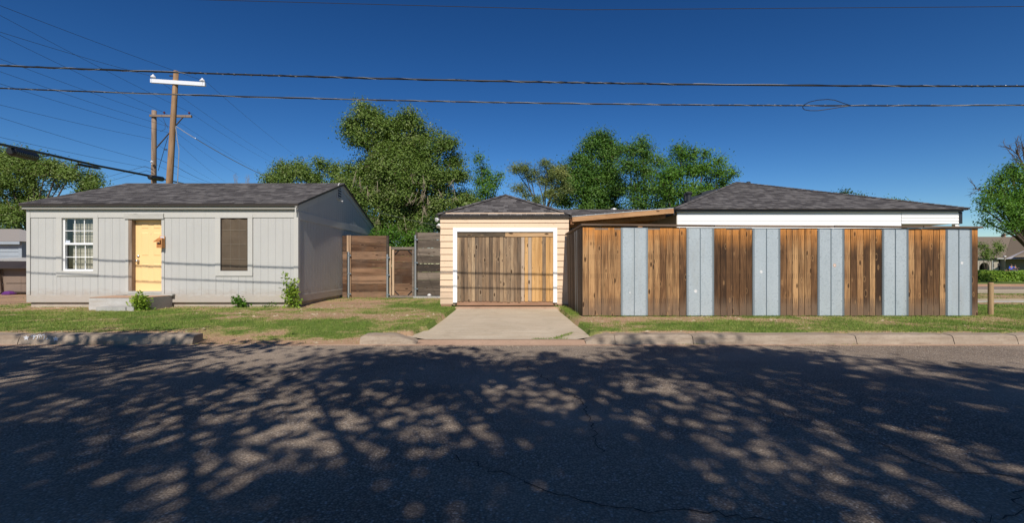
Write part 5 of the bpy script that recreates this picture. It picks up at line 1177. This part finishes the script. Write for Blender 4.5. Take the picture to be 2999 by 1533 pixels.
# shadow of a point at (x, y, z) lands at (x - .059*t, y + 1.076*(z+.15))
def sh(X_, Y_, z, tx, ty): return (X_+.064*(z+.15)-tx, Y_-1.076*(z+.15)-ty, z)
T1 = (2.6, -7.5); rr = random.Random(42); B = []
cells = []
for X_, Y_, r, n in [(-4.6, 4.6, .9, 9), (-3.6, 5.2, .8, 8), (-5.4, 3.4, .9, 9), (-2.6, 2.6, 1.0, 10), (-3.8, 2.4, 1.0, 9), (-2.2, 6.0, .7, 7), (-1.4, 6.3, .5, 5), (-3.0, 3.2, 1.3, 10), (-1.2, 2.2, 1.4, 11), (-2.2, 5.2, 1.2, 9), (-.4, 4.4, 1.4, 15), (.9, 5.7, 1.0, 15), (-.9, 5.9, .8, 9), (-1.8, .9, 1.2, 12), (-3.6, .6, 1.2, 10), (-.2, 2.6, 1.1, 12), (1.2, 3.2, 1.5, 22), (2.6, 4.8, 1.5, 24), (2.9, 5.9, .9, 12), (3.6, 2.4, 1.6, 24), (4.6, 3.8, 1.5, 20), (4.6, 5.2, 1.2, 14), (.6, 1.6, 1.4, 18),
                  (2.2, 1.0, 1.6, 22), (6.2, 3.0, 1.4, 14), (6.0, 4.4, 1.0, 9), (7.8, 2.8, 1.3, 11), (5.6, 1.4, 1.5, 18), (7.6, 1.2, 1.4, 14), (-1.0, .4, 1.5, 12), (-3.2, 1.2, 1.4, 10), (-4.4, 3.6, 1.0, 6), (2.1, 6.75, .5, 6), (3.0, 6.8, .45, 5), (3.8, 6.3, .6, 6), (3.1, -1, 1.8, 16), (0, -1, 1.8, 14), (6, -1, 1.8, 14), (-.6, 5.6, .8, 6)]:
    z = rr.uniform(6.0, 10.0); B.append((*sh(X_, Y_, z, *T1), r, n))
shade_tree('large leafy street tree standing on the near verge, shading the road', T1[0], T1[1], B, 52, 50)
T2 = (-9.5, -6.5); B = []
for X_, Y_, r, n in [(-5.9, 7.0, .4, 5), (-7.6, 6.2, .7, 9), (-9.1, 6.0, .8, 10), (-4.9, 6.6, .5, 5), (-5.6, 6.6, .9, 7), (-7.2, 6.4, 1.1, 10), (-8.8, 6.0, 1.3, 12), (-6.6, 5.2, 1.1, 8), (-8.2, 4.4, 1.4, 10), (-10.5, 5.4, 1.5, 12), (-10, 3.4, 1.5, 10), (-5.0, 7.0, .4, 3), (-4.0, 7.45, .35, 3), (-6.3, 7.7, .35, 3), (-7.3, 7.9, .25, 1), (-9.8, 6.6, .8, 7), (-5.9, 3.4, .8, 5)]:
    z = rr.uniform(5.5, 8.5); B.append((*sh(X_, Y_, z, *T2), r, n))
shade_tree('second leafy street tree on the near verge, shading the left kerb', T2[0], T2[1], B, 50, 51)
T3 = (2.4, -8.2); B = []

# ------------------------------------------------------------------ grass
def grass():
    def patch(n, x0, x1, y0, y1, cond, hmin, hmax, mat, w_=.004):
        x = NR.uniform(x0, x1, n); y = NR.uniform(y0, y1, n); k = cond(x, y); x, y = x[k], y[k]; z = gz(x, y)
        ok = z > -.2; x, y, z = x[ok], y[ok], z[ok]; m = len(x); h = NR.uniform(hmin, hmax, m); a = NR.uniform(0, math.pi, m); dx, dy = np.cos(a)*w_, np.sin(a)*w_; lx, ly_ = NR.normal(0, .55, m)*h, NR.normal(0, .55, m)*h
        p0 = np.stack([x-dx, y-dy, z-.004], 1); p1 = np.stack([x+dx, y+dy, z-.004], 1); p2 = np.stack([x+lx, y+ly_, z+h], 1); return fast_mesh('grass', np.stack([p0, p1, p2], 1).reshape(-1, 3), 3, mat)
    def free(x, y):
        inh = (x > HL) & (x < HR) & (y > HY0-.03) & (y < HB); ing = (x > GX0) & (x < GX1) & (y > HY0-.03) & (y < 19); st = (x > SX0-.02) & (x < SX1+.02) & (y > SY-.03) & (y < 13.2)
        l, r = dpath(y); onk = (y < 7.88) & ~((x > -5.05) & (x < -2.42)); dv_ = (x > l-.03) & (x < r+.03) & (y < 13.2); fe = (x > 1.45) & (x < 10.2) & (y > 10.37); fz_ = (x > 12.1) & (y > 14.5) & (y < 16)
        return ~(inh | ing | st | onk | dv_ | fe | fz_)
    u = lambda n: NR.uniform(0, 1, n)
    green = lambda x, y: free(x, y) & (u(len(x)) < np.clip((grass_mask(x, y)-.30)*2.6, .03, 1))
    straw = lambda x, y: free(x, y) & (u(len(x)) < np.clip(1.15-np.abs(grass_mask(x, y)-.36)*2.2, .16, 1))
    tag(place('grass', patch(230000, -13.5, 17, 7.6, 12.5, green, .012, .042, 'grass_blade', .0045), (0, 0, 0), kind='stuff'))
    tag(place('grass', patch(60000, -17, 24, 12.5, 19, green, .02, .055, 'grass_blade', .008), (0, 0, 0), kind='stuff'))
    tag(place('dry_grass', patch(150000, -13.5, 17, 7.6, 13, straw, .006, .028, 'straw_blade', .0045), (0, 0, 0), kind='stuff'))
    # taller tufts along walls, kerb and joints
    T = []
    def tufts(pts, h, n=14, sp=.05):
        for (x, y, z) in pts:
            for k in range(n):
                a = rng.uniform(0, 6.28); bx_, by_ = x+rng.gauss(0, sp), y+rng.gauss(0, sp*.6); hh = h*rng.uniform(.4, 1.1)
                T.extend([(bx_-.004*math.cos(a), by_-.004*math.sin(a), z), (bx_+.004*math.cos(a), by_+.004*math.sin(a), z), (bx_+rng.gauss(0, .4)*hh, by_+rng.gauss(0, .4)*hh, z+hh)])
    def rng_line(x0, y0, x1, y1, n, z=0): return [(x0+(x1-x0)*(i+rng.random())/n, y0+(y1-y0)*(i+rng.random())/n, z) for i in range(n)]
    tufts(rng_line(1.55, FY-.04, 10.1, FY-.04, 110), .05); tufts(rng_line(1.42, 10.5, 1.32, 12.6, 26), .10, 22, .05)
    tufts(rng_line(-9.2, 13.0, -5.9, 13.0, 50, -.03), .06); tufts(rng_line(-13, 13.0, -11, 13.0, 20, -.03), .04)
    tufts(rng_line(-7.1, 16.35, -4, 16.35, 24), .08); tufts(rng_line(.72, 7.92, 1.10, 8.55, 22, -.1), .035, 14, .03); tufts(rng_line(.35, 7.89, .9, 7.93, 18, -.108), .03, 12, .03)
    tufts(rng_line(2.6, 7.585, 3.1, 7.585, 10, -.15), .03, 8, .04); tufts(rng_line(4.6, 7.585, 5.6, 7.585, 12, -.15), .025, 7, .05); tufts(rng_line(-7.8, 7.6, -4.9, 7.58, 20, -.15), .03, 7, .05)
    tufts([(X(2903, 10.6)+rng.gauss(0, .06), 10.53, 0) for _ in range(6)], .06)
    tag(place('grass', fast_mesh('grass', np.array(T), 3, 'grass_blade'), (0, 0, 0), kind='stuff'))
    # gravel and clods on the bare soil, and leaf litter in the gutter
    S = []
    def peb(x, y, z, r):
        a, b, c = r*rng.uniform(.7, 1.3), r*rng.uniform(.7, 1.3), r*rng.uniform(.4, .9); v = [(a, 0, 0), (0, b, 0), (-a, 0, 0), (0, -b, 0)]
        for i in range(4): p, q = v[i], v[(i+1) % 4]; S.extend([(x+p[0], y+p[1], z), (x+q[0], y+q[1], z), (x, y, z+c)])
    for _ in range(5200):
        x, y = rng.uniform(-13, 10), rng.uniform(7.62, 13.8)
        if free(np.array([x]), np.array([y]))[0] and grass_mask(np.array([x]), np.array([y]))[0] < .38: peb(x, y, float(gz(x, y)), rng.uniform(.006, .02) if rng.random() < .95 else .04)
    for _ in range(2200): x = rng.uniform(-12, 12); peb(x, 7.56-abs(rng.gauss(0, .10)), ROAD_Z, rng.uniform(.003, .009))
    tag(place('gravel', fast_mesh('gravel', np.array(S), 3, 'path_dirt'), (0, 0, 0), kind='stuff'))
grass()
MB().quad((-30, 7.47, ROAD_Z+.003), (30, 7.47, ROAD_Z+.003), (30, 7.60, ROAD_Z+.004), (-30, 7.60, ROAD_Z+.004)).build('gutter_dirt', 'lip_conc', road)

# ------------------------------------------------------------------ utility poles, wires
def tp(name_, a, b, r0, r1, mat, par, n=12):
    mb = MB(); k = 8; mb.tube([a.lerp(b, i/k) for i in range(k+1)], [r0+(r1-r0)*i/k for i in range(k+1)], n); return mb.build(name_, mat, par, smooth=True)
p1b = P(497, 533, 22.0); p1t = P(516.5, 208, 22.0); d1 = (p1t-p1b).normalized(); p1g = p1b-d1*(p1b.z+.2)/d1.z
up = empty('utility_pole', (p1g.x, 22.0, 0), 'tall leaning wooden utility pole carrying a white crossarm', 'utility pole')
tp('pole', p1g, p1t, .17, .105, 'pole_wood', up)
a, b = P(440, 235.5, 21.84), P(600, 246, 21.84); mb = MB(); mb.prism([a+Vector((0, 0, -.085)), b+Vector((0, 0, -.085)), b+Vector((0, 0, .085)), a+Vector((0, 0, .085))], (0, .11, 0)); mb.build('crossarm', 'crossarm_white', up, origin=a)
def insul(par, c, mat, s_=1.0, k=1.0):
    MB().lathe(c, [(.014, -.16*s_), (.014, .0), (.055*s_, .0), (.11*s_*k, .015*s_), (.11*s_*k, .05*s_), (.07*s_, .10*s_), (.035*s_, .12*s_), (.035*s_, .16*s_), (0, .165*s_)], 12).build('insulator', mat, par, smooth=False)
insul(up, P(449, 228, 21.9), 'insulator_white', 1.0); insul(up, P(593, 239, 21.9), 'insulator_white', 1.0)
for y_ in (225, 247, 440): MB().box(p1t.x-.22+(0 if y_ < 300 else -.25), p1t.x-.08+(0 if y_ < 300 else -.25), 21.85, 21.9, Z(y_, 22)-.02, Z(y_, 22)+.02).build('bolt', 'wire_dark', up)
p2b = P(449.5, 532, 27.0); p2t = P(452, 324, 27.0); p2g = Vector((p2b.x, 27, -.2))
up2 = empty('utility_pole', (p2g.x, 27.0, 0), 'shorter old utility pole with a brown crossarm behind the leaning pole', 'utility pole')
tp('pole', p2g, p2t, .16, .12, 'old_pole_wood', up2)
a, b = P(437, 338, 26.8), P(560, 340, 26.8); mb = MB(); mb.prism([a+Vector((0, 0, -.055)), b+Vector((0, 0, -.065)), b+Vector((0, 0, .065)), a+Vector((0, 0, .055))], (0, .11, 0)); mb.build('crossarm', 'arm_wood', up2, origin=a)
MB().tube([P(458, 434, 26.85), P(536, 344, 26.85)], .035, 6).build('brace', 'twig_dark', up2); insul(up2, P(481.5, 332, 26.85), 'insulator_red', .7, .8); insul(up2, P(554.5, 333, 26.85), 'insulator_red', .7, .8); insul(up2, P(445, 476, 26.7), 'insulator_white', .7)
def wire(pts, r, mat='wire_dark', label=None, cat='wire', group=None, sag=0.0, n=14, name='overhead_wire', parent=None, sides=5):
    """wire through (px, py, depth) points, each span sagging a little"""
    path = []; pts = list(pts)
    if not isinstance(pts[0], Vector) and pts[0][0] < 0:
        a, b = P(*pts[0]), P(*pts[1]); d = a-b; d.z *= .3; pts.insert(0, a+d.normalized()*24)
    for p, q in zip(pts[:-1], pts[1:]):
        a = p if isinstance(p, Vector) else P(*p); b = q if isinstance(q, Vector) else P(*q)
        for i in range(n): t = i/n; path.append(a.lerp(b, t)-Vector((0, 0, sag*4*t*(1-t)*(b-a).length)))
    b = pts[-1]; path.append(b if isinstance(b, Vector) else P(*b))
    o = MB().tube(path, r, sides).build(name, mat, parent, origin=path[0] if parent is None else None)
    if parent is None: tag(o, label, cat, group)
    return o
gw_ = 'thin overhead wires fanning out from the utility poles'
fans = [([(-60, -8, 14), (604, 239, 22), (896, 475, 60)], 'highest thin wire, running to the right end of the white crossarm'),
        ([(-60, 74, 14), (449, 224, 22), (830, 478, 60)], 'thin wire running to the left end of the white crossarm'),
        ([(-60, 12, 17), (554.5, 328, 27), (826, 490, 62)], 'thin wire running to the right end of the brown crossarm'),
        ([(-60, 73, 17), (481, 329, 27), (778, 510, 62)], 'thin wire running to the red insulator on the brown crossarm'),
        ([(-60, 148, 17), (443, 331, 27), (700, 512, 62)], 'thin wire running to the left end of the brown crossarm'),
        ([(-60, 188, 17), (474, 365, 27), (500, 372, 27)], 'thin wire meeting the leaning pole just below the brown crossarm'),
        ([(-60, 226, 17), (491, 388, 27), (660, 532, 60)], 'thin wire meeting the leaning pole below the diagonal brace top'),
        ([(-60, 292, 18), (440, 406, 27), (640, 536, 60)], 'thin wire crossing the old pole at mid height'),
        ([(-60, 325, 18), (442, 474, 27), (600, 534, 60)], 'thin wire tied to the white insulator on the old pole'),
        ([(-60, 388, 18), (425, 490, 26.8), (448, 494, 26.9)], 'lowest thin wire, ending at the old pole above the black cable')]
for pts, lb in fans: wire(pts, .0065, 'wire_dark', lb, 'wire', gw_, sag=.006)
wire([(515, 369, 21.9), (573, 406, 22), (778, 516, 30)], .018, 'wire_silver', 'bright twisted service wire dropping right from the leaning pole', 'wire', sag=.01)
wire([(515, 372, 21.8), (519, 405, 21.8), (525, 440, 21.8), (522, 500, 21.8), (520, 560, 21.8)], .02, 'wire_silver', 'bright twisted wire hanging down beside the leaning pole', 'wire')
wire([(492, 402, 26), (478, 450, 26), (464, 500, 26.5)], .014, 'wire_dark', 'dark loose wire hanging between the two utility poles', 'wire')
wire([(458, 463, 26.8), (520, 490, 27), (615, 534, 50)], .012, 'wire_dark', 'dark wire leaving the old pole low towards the right', 'wire', sag=.004)
wire([(300, 523, 40), (425, 487, 27), (450, 497, 26.8)], .010, 'wire_dark', 'upper of two dark wires climbing from the left elm to the old pole', 'wire')
wire([(300, 537, 40), (430, 500, 27), (450, 508, 26.8)], .010, 'wire_dark', 'lower of two dark wires climbing from the left elm to the old pole', 'wire')
for i, pts in enumerate(([(478, 345, 26.7), (485, 362, 26.7), (492, 375, 24)], [(470, 385, 26.7), (484, 378, 26.7), (484, 362, 26.7)])): wire(pts, .010, 'wire_dark', name='jumper', parent=up2)
cable = [(-80, 402, 16.0), (0, 423, 17), (150, 455, 20), (290, 487, 23), (437, 516, 26.5), (500, 530, 30), (640, 560, 45)]
cbn = empty('telephone_cable', P(*cable[1]), 'thick black telephone cable sloping down behind the grey roof', 'cable')
wire(cable, .048, 'black_rubber', name='cable', parent=cbn, n=6)
wire([(-80, 400, 16.0), (0, 420, 17), (150, 452, 20), (290, 484.5, 23), (437, 513, 26.5)], .018, 'wire_dark', name='strand', parent=cbn, n=6)
def closure(par, p0, p1, r, rings=0):
    a, b = P(*p0), P(*p1); mb = MB(); k = 26 if rings else 8; path = [a.lerp(b, i/k) for i in range(k+1)]
    rad = [r*(.55 if i in (0, k) else (.95 if rings and i % 2 else 1.0)) for i in range(k+1)]; o = mb.tube(path, rad, 12).build('splice_case', 'black_rubber', par); return o
closure(cbn, (31, 443, 17.6), (104, 460, 19.0), .17, 1); closure(cbn, (226, 481, 21.6), (294, 494, 23.0), .06); closure(cbn, (438, 519, 26.3), (477, 525, 27.5), .14, 1)
wire([(104, 462, 19.1), (125, 459, 19.5), (150, 456, 20)], .02, 'black_rubber', name='tail', parent=cbn, n=6)
for px, py, Y in ((40, 434, 17.8), (95, 446, 18.9), (236, 478, 21.9), (272, 485, 22.7)): c = P(px, py, Y); MB().box(c.x-.02, c.x+.02, Y-.02, Y+.02, c.z-.12, c.z+.03).build('hanger', 'wire_silver', cbn)
# two heavy twisted cables crossing the whole view above the kerb
def heavy(anchors, label, strands, r, seed):
    xs = np.array([a[0] for a in anchors]); zs = np.array([a[1] for a in anchors]); co = np.polyfit(xs, zs, 2)
    zf = lambda x: float(np.polyval(co, x)); x = -22.0; root = empty('overhead_cable', (0, 9.1, zf(0)), label, 'cable', 'heavy twisted cables crossing the view'); pitch = .75
    path = [Vector((x, 9.1, zf(x))) for x in np.arange(-22, 22, .5)]; MB().tube(path, r, 8).build('sheath', 'black_rubber', root)
    for k, mt in enumerate(strands):
        path = []; x = -22.0; rr = random.Random(seed*10+k); ph = rr.uniform(0, 6)
        while x < 22: an = x/(pitch*(1+.35*math.sin(x*.7+ph)))*2*math.pi+ph; q = r*(1.0 if mt == 'wire_silver' else .75); path.append(Vector((x, 9.1+q*math.cos(an), zf(x)+q*math.sin(an)))); x += pitch/7
        MB().tube(path, r*(.30 if mt == 'wire_silver' else .65), 5).build('lashing', mt, root)
    return zf
z1f = heavy([(-13.06, 5.10), (-9.75, EYE+580*.0065), (-5, Z(217, 9.1)+.02), (0, Z(240, 9.1)), (5, Z(248, 9.1)), (9.75, EYE+527*.0065)], 'upper of two heavy black twisted cables crossing in front of everything', ('black_rubber', 'wire_silver'), .0165, 1)
z2f = heavy([(-13.06, 4.66), (-9.75, EYE+517*.0065), (0, Z(300, 9.1)), (5, Z(306, 9.1)), (9.75, EYE+470.5*.0065)], 'lower of two heavy black twisted cables, with a loose loop at its right part', ('wire_silver', 'wire_silver'), .0135, 2)
lp_ = [(2492, 309), (2470, 302), (2445, 293), (2425, 291), (2395, 293), (2370, 299), (2354, 308), (2351, 315), (2356, 321), (2372, 324), (2395, 324), (2425, 320), (2460, 314), (2492, 310)]
wire([(a, b, 9.08) for a, b in lp_], .007, 'black_rubber', 'loose black cable loop lashed to the lower heavy cable', 'cable loop', n=4, name='cable_loop')
wire([(-200, -26, 9.5), (650, 0, 9.5), (1700, 28, 9.5), (3300, 16, 9.5)], .006, 'wire_dark', 'single thin wire highest in the sky, crossing the whole view', 'wire', name='overhead_wire')
wire([(1100, 620, 20), (1180, 640, 17), (1275, 660, 13.3)], .004, 'wire_silver', 'pale service wire running out of the big elm to the garage corner', 'wire')

# ------------------------------------------------------------------ far house on the right, people behind the hedge
M['far_wall'] = m_paint('far_wall', (.36, .32, .26), .8, .1); M['far_trim'] = m_paint('far_trim', (.5, .5, .48), .6, .05); M['metal_roof'] = m_plain('metal_roof', (.42, .40, .42), .5, .1)
FH = 62.0; k_ = F/FH
fhx = lambda px: X(px, FH); fhz = lambda py: Z(py, FH)
fh = empty('far_house', (fhx(2960), FH, 0), 'far stucco house with a brown shingle roof, an arch and a shaded porch', 'house')
mb = MB(); 
for a, b, c, d in ((2780, 2868, 900, 757), (2898.5, 2904, 900, 757), (2911.5, 2925, 900, 760), (2868, 2898.5, 768, 757)): mb.box(fhx(a), fhx(b), FH, FH+.3, -.1 if c == 900 else fhz(c), fhz(d))
mb.build('wall', 'far_wall', fh); mb = MB()
cx_ = fhx(2884); r_ = 14.5/k_; zc = fhz(784); pts = [(cx_+r_*math.cos(t), FH+.02, zc+r_*1.0*math.sin(t)) for t in [math.pi*i/12 for i in range(13)]]
for i in range(12): mb.prism([pts[i], pts[i+1], (pts[i+1][0], FH+.02, fhz(766)), (pts[i][0], FH+.02, fhz(766))], (0, .26, 0))
mb.build('arch', 'far_wall', fh)
bx('porch_back', 'far_wall', fh, fhx(2780), fhx(2925), FH+3, FH+3.2, -.1, fhz(757)); bx('porch_wall', 'far_wall', fh, fhx(2932), fhx(2960), FH+2.5, FH+2.7, -.1, fhz(757)); bx('porch_wall', 'far_wall', fh, fhx(2960), fhx(3300), FH+4, FH+4.2, -.1, fhz(755))
bx('wing_wall', 'far_wall', fh, fhx(2932), fhx(2933.5), FH-.5, FH+3.5, -.1, fhz(757)); bx('window', 'dark_void', fh, fhx(2953), fhx(2961), FH+2.42, FH+2.49, fhz(777), fhz(767)); bx('window', 'dark_void', fh, fhx(2922), fhx(2926), FH-.03, FH-.001, fhz(784), fhz(772))
bx('downspout', 'far_trim', fh, fhx(2904.5), fhx(2906), FH-.12, FH-.02, -.1, fhz(763)); 
for y_ in (772.5, 786): bx('trellis_bar', 'far_trim', fh, fhx(2906), fhx(2911.5), FH-.08, FH-.04, fhz(y_), fhz(y_)+.05)
bx('fascia_board', 'far_trim', fh, fhx(2912), fhx(2945), FH-.4, FH-.2, fhz(759.5), fhz(756.5)); bx('column', 'dark_void', fh, fhx(2926), fhx(2931.5), FH+.1, FH+.5, -.1, fhz(759))
mb = MB(); zr = Z(694, FH+9); ze = fhz(756); mb.quad((fhx(2770), FH-.4, ze), (fhx(3400), FH-.4, ze), (fhx(3400), FH+9, zr), (fhx(2770)+2, FH+9, zr)); mb.quad((fhx(3400), FH+18, ze), (fhx(2770), FH+18, ze), (fhx(2770)+2, FH+9, zr), (fhx(3400), FH+9, zr))
mb.build('roof', 'shingle_tan', fh)
mb = MB(); A = Vector((fhx(2931), FH-.45, ze-.02)); T = P(2964, 694.5, FH+8.8); E = Vector((fhx(3060), FH-.45, Z(690, FH)));
mb.quad(A, Vector((fhx(3200), FH-.45, ze-.02)), Vector((fhx(3200)+4, FH+6, zr+.4)), T+Vector((0, 0, .05))); mb.build('wing_roof', 'shingle_tan', fh)
mb = MB(); mb.quad(P(2943, 759, FH-2), P(3200, 758, FH-2), P(3100, 712, FH+3), P(2996, 736, FH+1.2)); mb.build('porch_roof', 'metal_roof', fh)
mb = MB(); mb.prism([P(2968, 753, FH-2.2), P(3200, 751, FH-2.2), P(3120, 720, FH-.5), P(2998, 737, FH-.5)], (0, 0, -.05)); mb.build('porch_roof', 'shingle_tan', fh)
bx('chimney', 'sill_red', fh, X(2943, FH+10), X(2946.5, FH+10), FH+10, FH+10.5, zr-.5, Z(684.5, FH+10)); bx('porch_lamp', 'insulator_white', fh, fhx(2931), fhx(2936), FH-.5, FH-.3, fhz(753), fhz(750)); bx('porch_lamp', 'insulator_white', fh, fhx(2993), fhx(2997), FH-1, FH-.8, fhz(767.5), fhz(765.5))
M['skin'] = m_plain('skin', (.45, .25, .17), .6); M['shirt_blue'] = m_plain('shirt_blue', (.01, .09, .62), .7); M['shirt_dark'] = m_plain('shirt_dark', (.03, .03, .04), .7); M['shirt_pink'] = m_plain('shirt_pink', (.33, .13, .14), .7); M['hair'] = m_plain('hair', (.04, .025, .018), .7); M['denim'] = m_plain('denim', (.05, .07, .13), .8)
def person(label, px, Y, top_z, shirt, seat=.45, scale=1.0, turn=0.0, arm=0):
    """a seated figure facing the street: one skinned body, with shirt, trousers and hair as clothing"""
    s_ = scale; x, hz_ = X(px, Y), top_z; root = empty('person', (x, Y, 0), label, 'person')
    hip = Vector((0, 0, seat+.09*s_)); V = {'pel': hip, 'bel': hip+Vector((0, 0, .16*s_)), 'che': hip+Vector((0, -.02, .36*s_)), 'nec': hip+Vector((0, -.02, .50*s_)), 'chi': hip+Vector((0, -.05, .58*s_)), 'hea': hip+Vector((0, -.04, .68*s_)), 'top': hip+Vector((0, -.03, .78*s_))}
    Ra = {'pel': .14, 'bel': .125, 'che': .14, 'nec': .052, 'chi': .07, 'hea': .092, 'top': .06}; Ed = [('pel', 'bel'), ('bel', 'che'), ('che', 'nec'), ('nec', 'chi'), ('chi', 'hea'), ('hea', 'top')]
    for sg, sn in ((-1, 'l'), (1, 'r')):
        lift = Vector((sg*.12, -.12, .10))*s_ if (arm == sg) else Vector((0, 0, 0))
        V['sh'+sn] = hip+Vector((sg*.17, -.01, .44))*s_; V['el'+sn] = hip+Vector((sg*.25, -.04, .18))*s_+lift; V['wr'+sn] = hip+Vector((sg*.16, -.24, .10))*s_+lift*2; V['ha'+sn] = hip+Vector((sg*.13, -.32, .09))*s_+lift*2
        V['hi'+sn] = hip+Vector((sg*.09, -.03, -.02))*s_; V['kn'+sn] = hip+Vector((sg*.13, -.42, .0))*s_; V['an'+sn] = Vector((hip.x+sg*.13*s_, -.44*s_, .09)); V['to'+sn] = Vector((hip.x+sg*.14*s_, -.60*s_, .05))
        for k, v in (('sh', .065), ('el', .045), ('wr', .032), ('ha', .042), ('hi', .10), ('kn', .065), ('an', .045), ('to', .04)): Ra[k+sn] = v
        Ed += [('che', 'sh'+sn), ('sh'+sn, 'el'+sn), ('el'+sn, 'wr'+sn), ('wr'+sn, 'ha'+sn), ('pel', 'hi'+sn), ('hi'+sn, 'kn'+sn), ('kn'+sn, 'an'+sn), ('an'+sn, 'to'+sn)]
    def skinmesh(name, keys, mat, grow, lv=1):
        ks = list(keys); me = bpy.data.meshes.new(name); me.from_pydata([tuple(V[k]) for k in ks], [(ks.index(a), ks.index(b)) for a, b in Ed if a in ks and b in ks], []); me.materials.append(M[mat])
        o = place(name, me, wl(root), root); o.modifiers.new('skin', 'SKIN'); me.update(); sv = me.skin_vertices[0].data
        for i, k in enumerate(ks): sv[i].radius = (Ra[k]*s_*grow, Ra[k]*s_*grow*(.72 if k in ('che', 'bel', 'pel') else 1))
        sv[0].use_root = True; o.modifiers.new('sub', 'SUBSURF').levels = lv; o.modifiers['sub'].render_levels = lv; return o
    skinmesh('body', ['pel']+[k for k in V if k != 'pel'], 'skin', 1.0); skinmesh('shirt', ['bel', 'pel', 'che', 'shl', 'ell', 'shr', 'elr'], shirt, 1.12); skinmesh('trousers', ['pel', 'hil', 'knl', 'anl', 'hir', 'knr', 'anr'], 'denim', 1.13)
    hc = wl(root)+V['hea']; mb = MB(); mb.lathe(hc+Vector((0, .02, -.02*s_)), [(.098*s_, -.03*s_), (.108*s_, .03*s_), (.095*s_, .09*s_), (.05*s_, .13*s_), (0, .138*s_)], 12); mb.build('hair', 'hair', root, smooth=True)
    for sx_ in (-1, 1): MB().lathe(hc+Vector((sx_*.033*s_, -.093*s_, .0)), [(.012*s_, 0), (.008*s_, -.008*s_), (0, -.01*s_)], 6, 'y').build('eye', 'hair', root)
    MB().prism([hc+Vector((-.014*s_, -.088*s_, -.035*s_)), hc+Vector((.014*s_, -.088*s_, -.035*s_)), hc+Vector((0, -.088*s_, .01*s_))], (0, -.022*s_, -.006*s_)).build('nose', 'skin', root); root.rotation_euler = (0, 0, turn)
    if seat > .2:
        st = empty('stool', (x, Y+.02, 0), 'plain stool under '+label.split(' sitting')[0], 'stool'); bx('seat', 'cap_wood', st, x-.19, x+.19, Y-.17, Y+.2, seat-.05, seat-.0)
        for sx_ in (-1, 1):
            for sy_ in (-1, 1): bx('leg', 'cap_wood', st, x+sx_*.16-.02, x+sx_*.16+.02, Y+.02+sy_*.15-.02, Y+.02+sy_*.15+.02, 0, seat-.051)
person('person in a bright blue shirt sitting on the far porch', 2961, 59.0, 1.3, 'shirt_blue', seat=.45, scale=1.05, arm=1)
person('person in dark clothes sitting on the far porch', 2972, 59.6, 1.3, 'shirt_dark', seat=.42, scale=1.0)
person('small person in a dusky pink top sitting low, left on the far porch', 2947, 58.0, .7, 'shirt_pink', seat=.10, scale=.75)
person('small person in a dusky pink top sitting low by the blue shirt', 2956, 57.6, .7, 'shirt_pink', seat=.10, scale=.72)
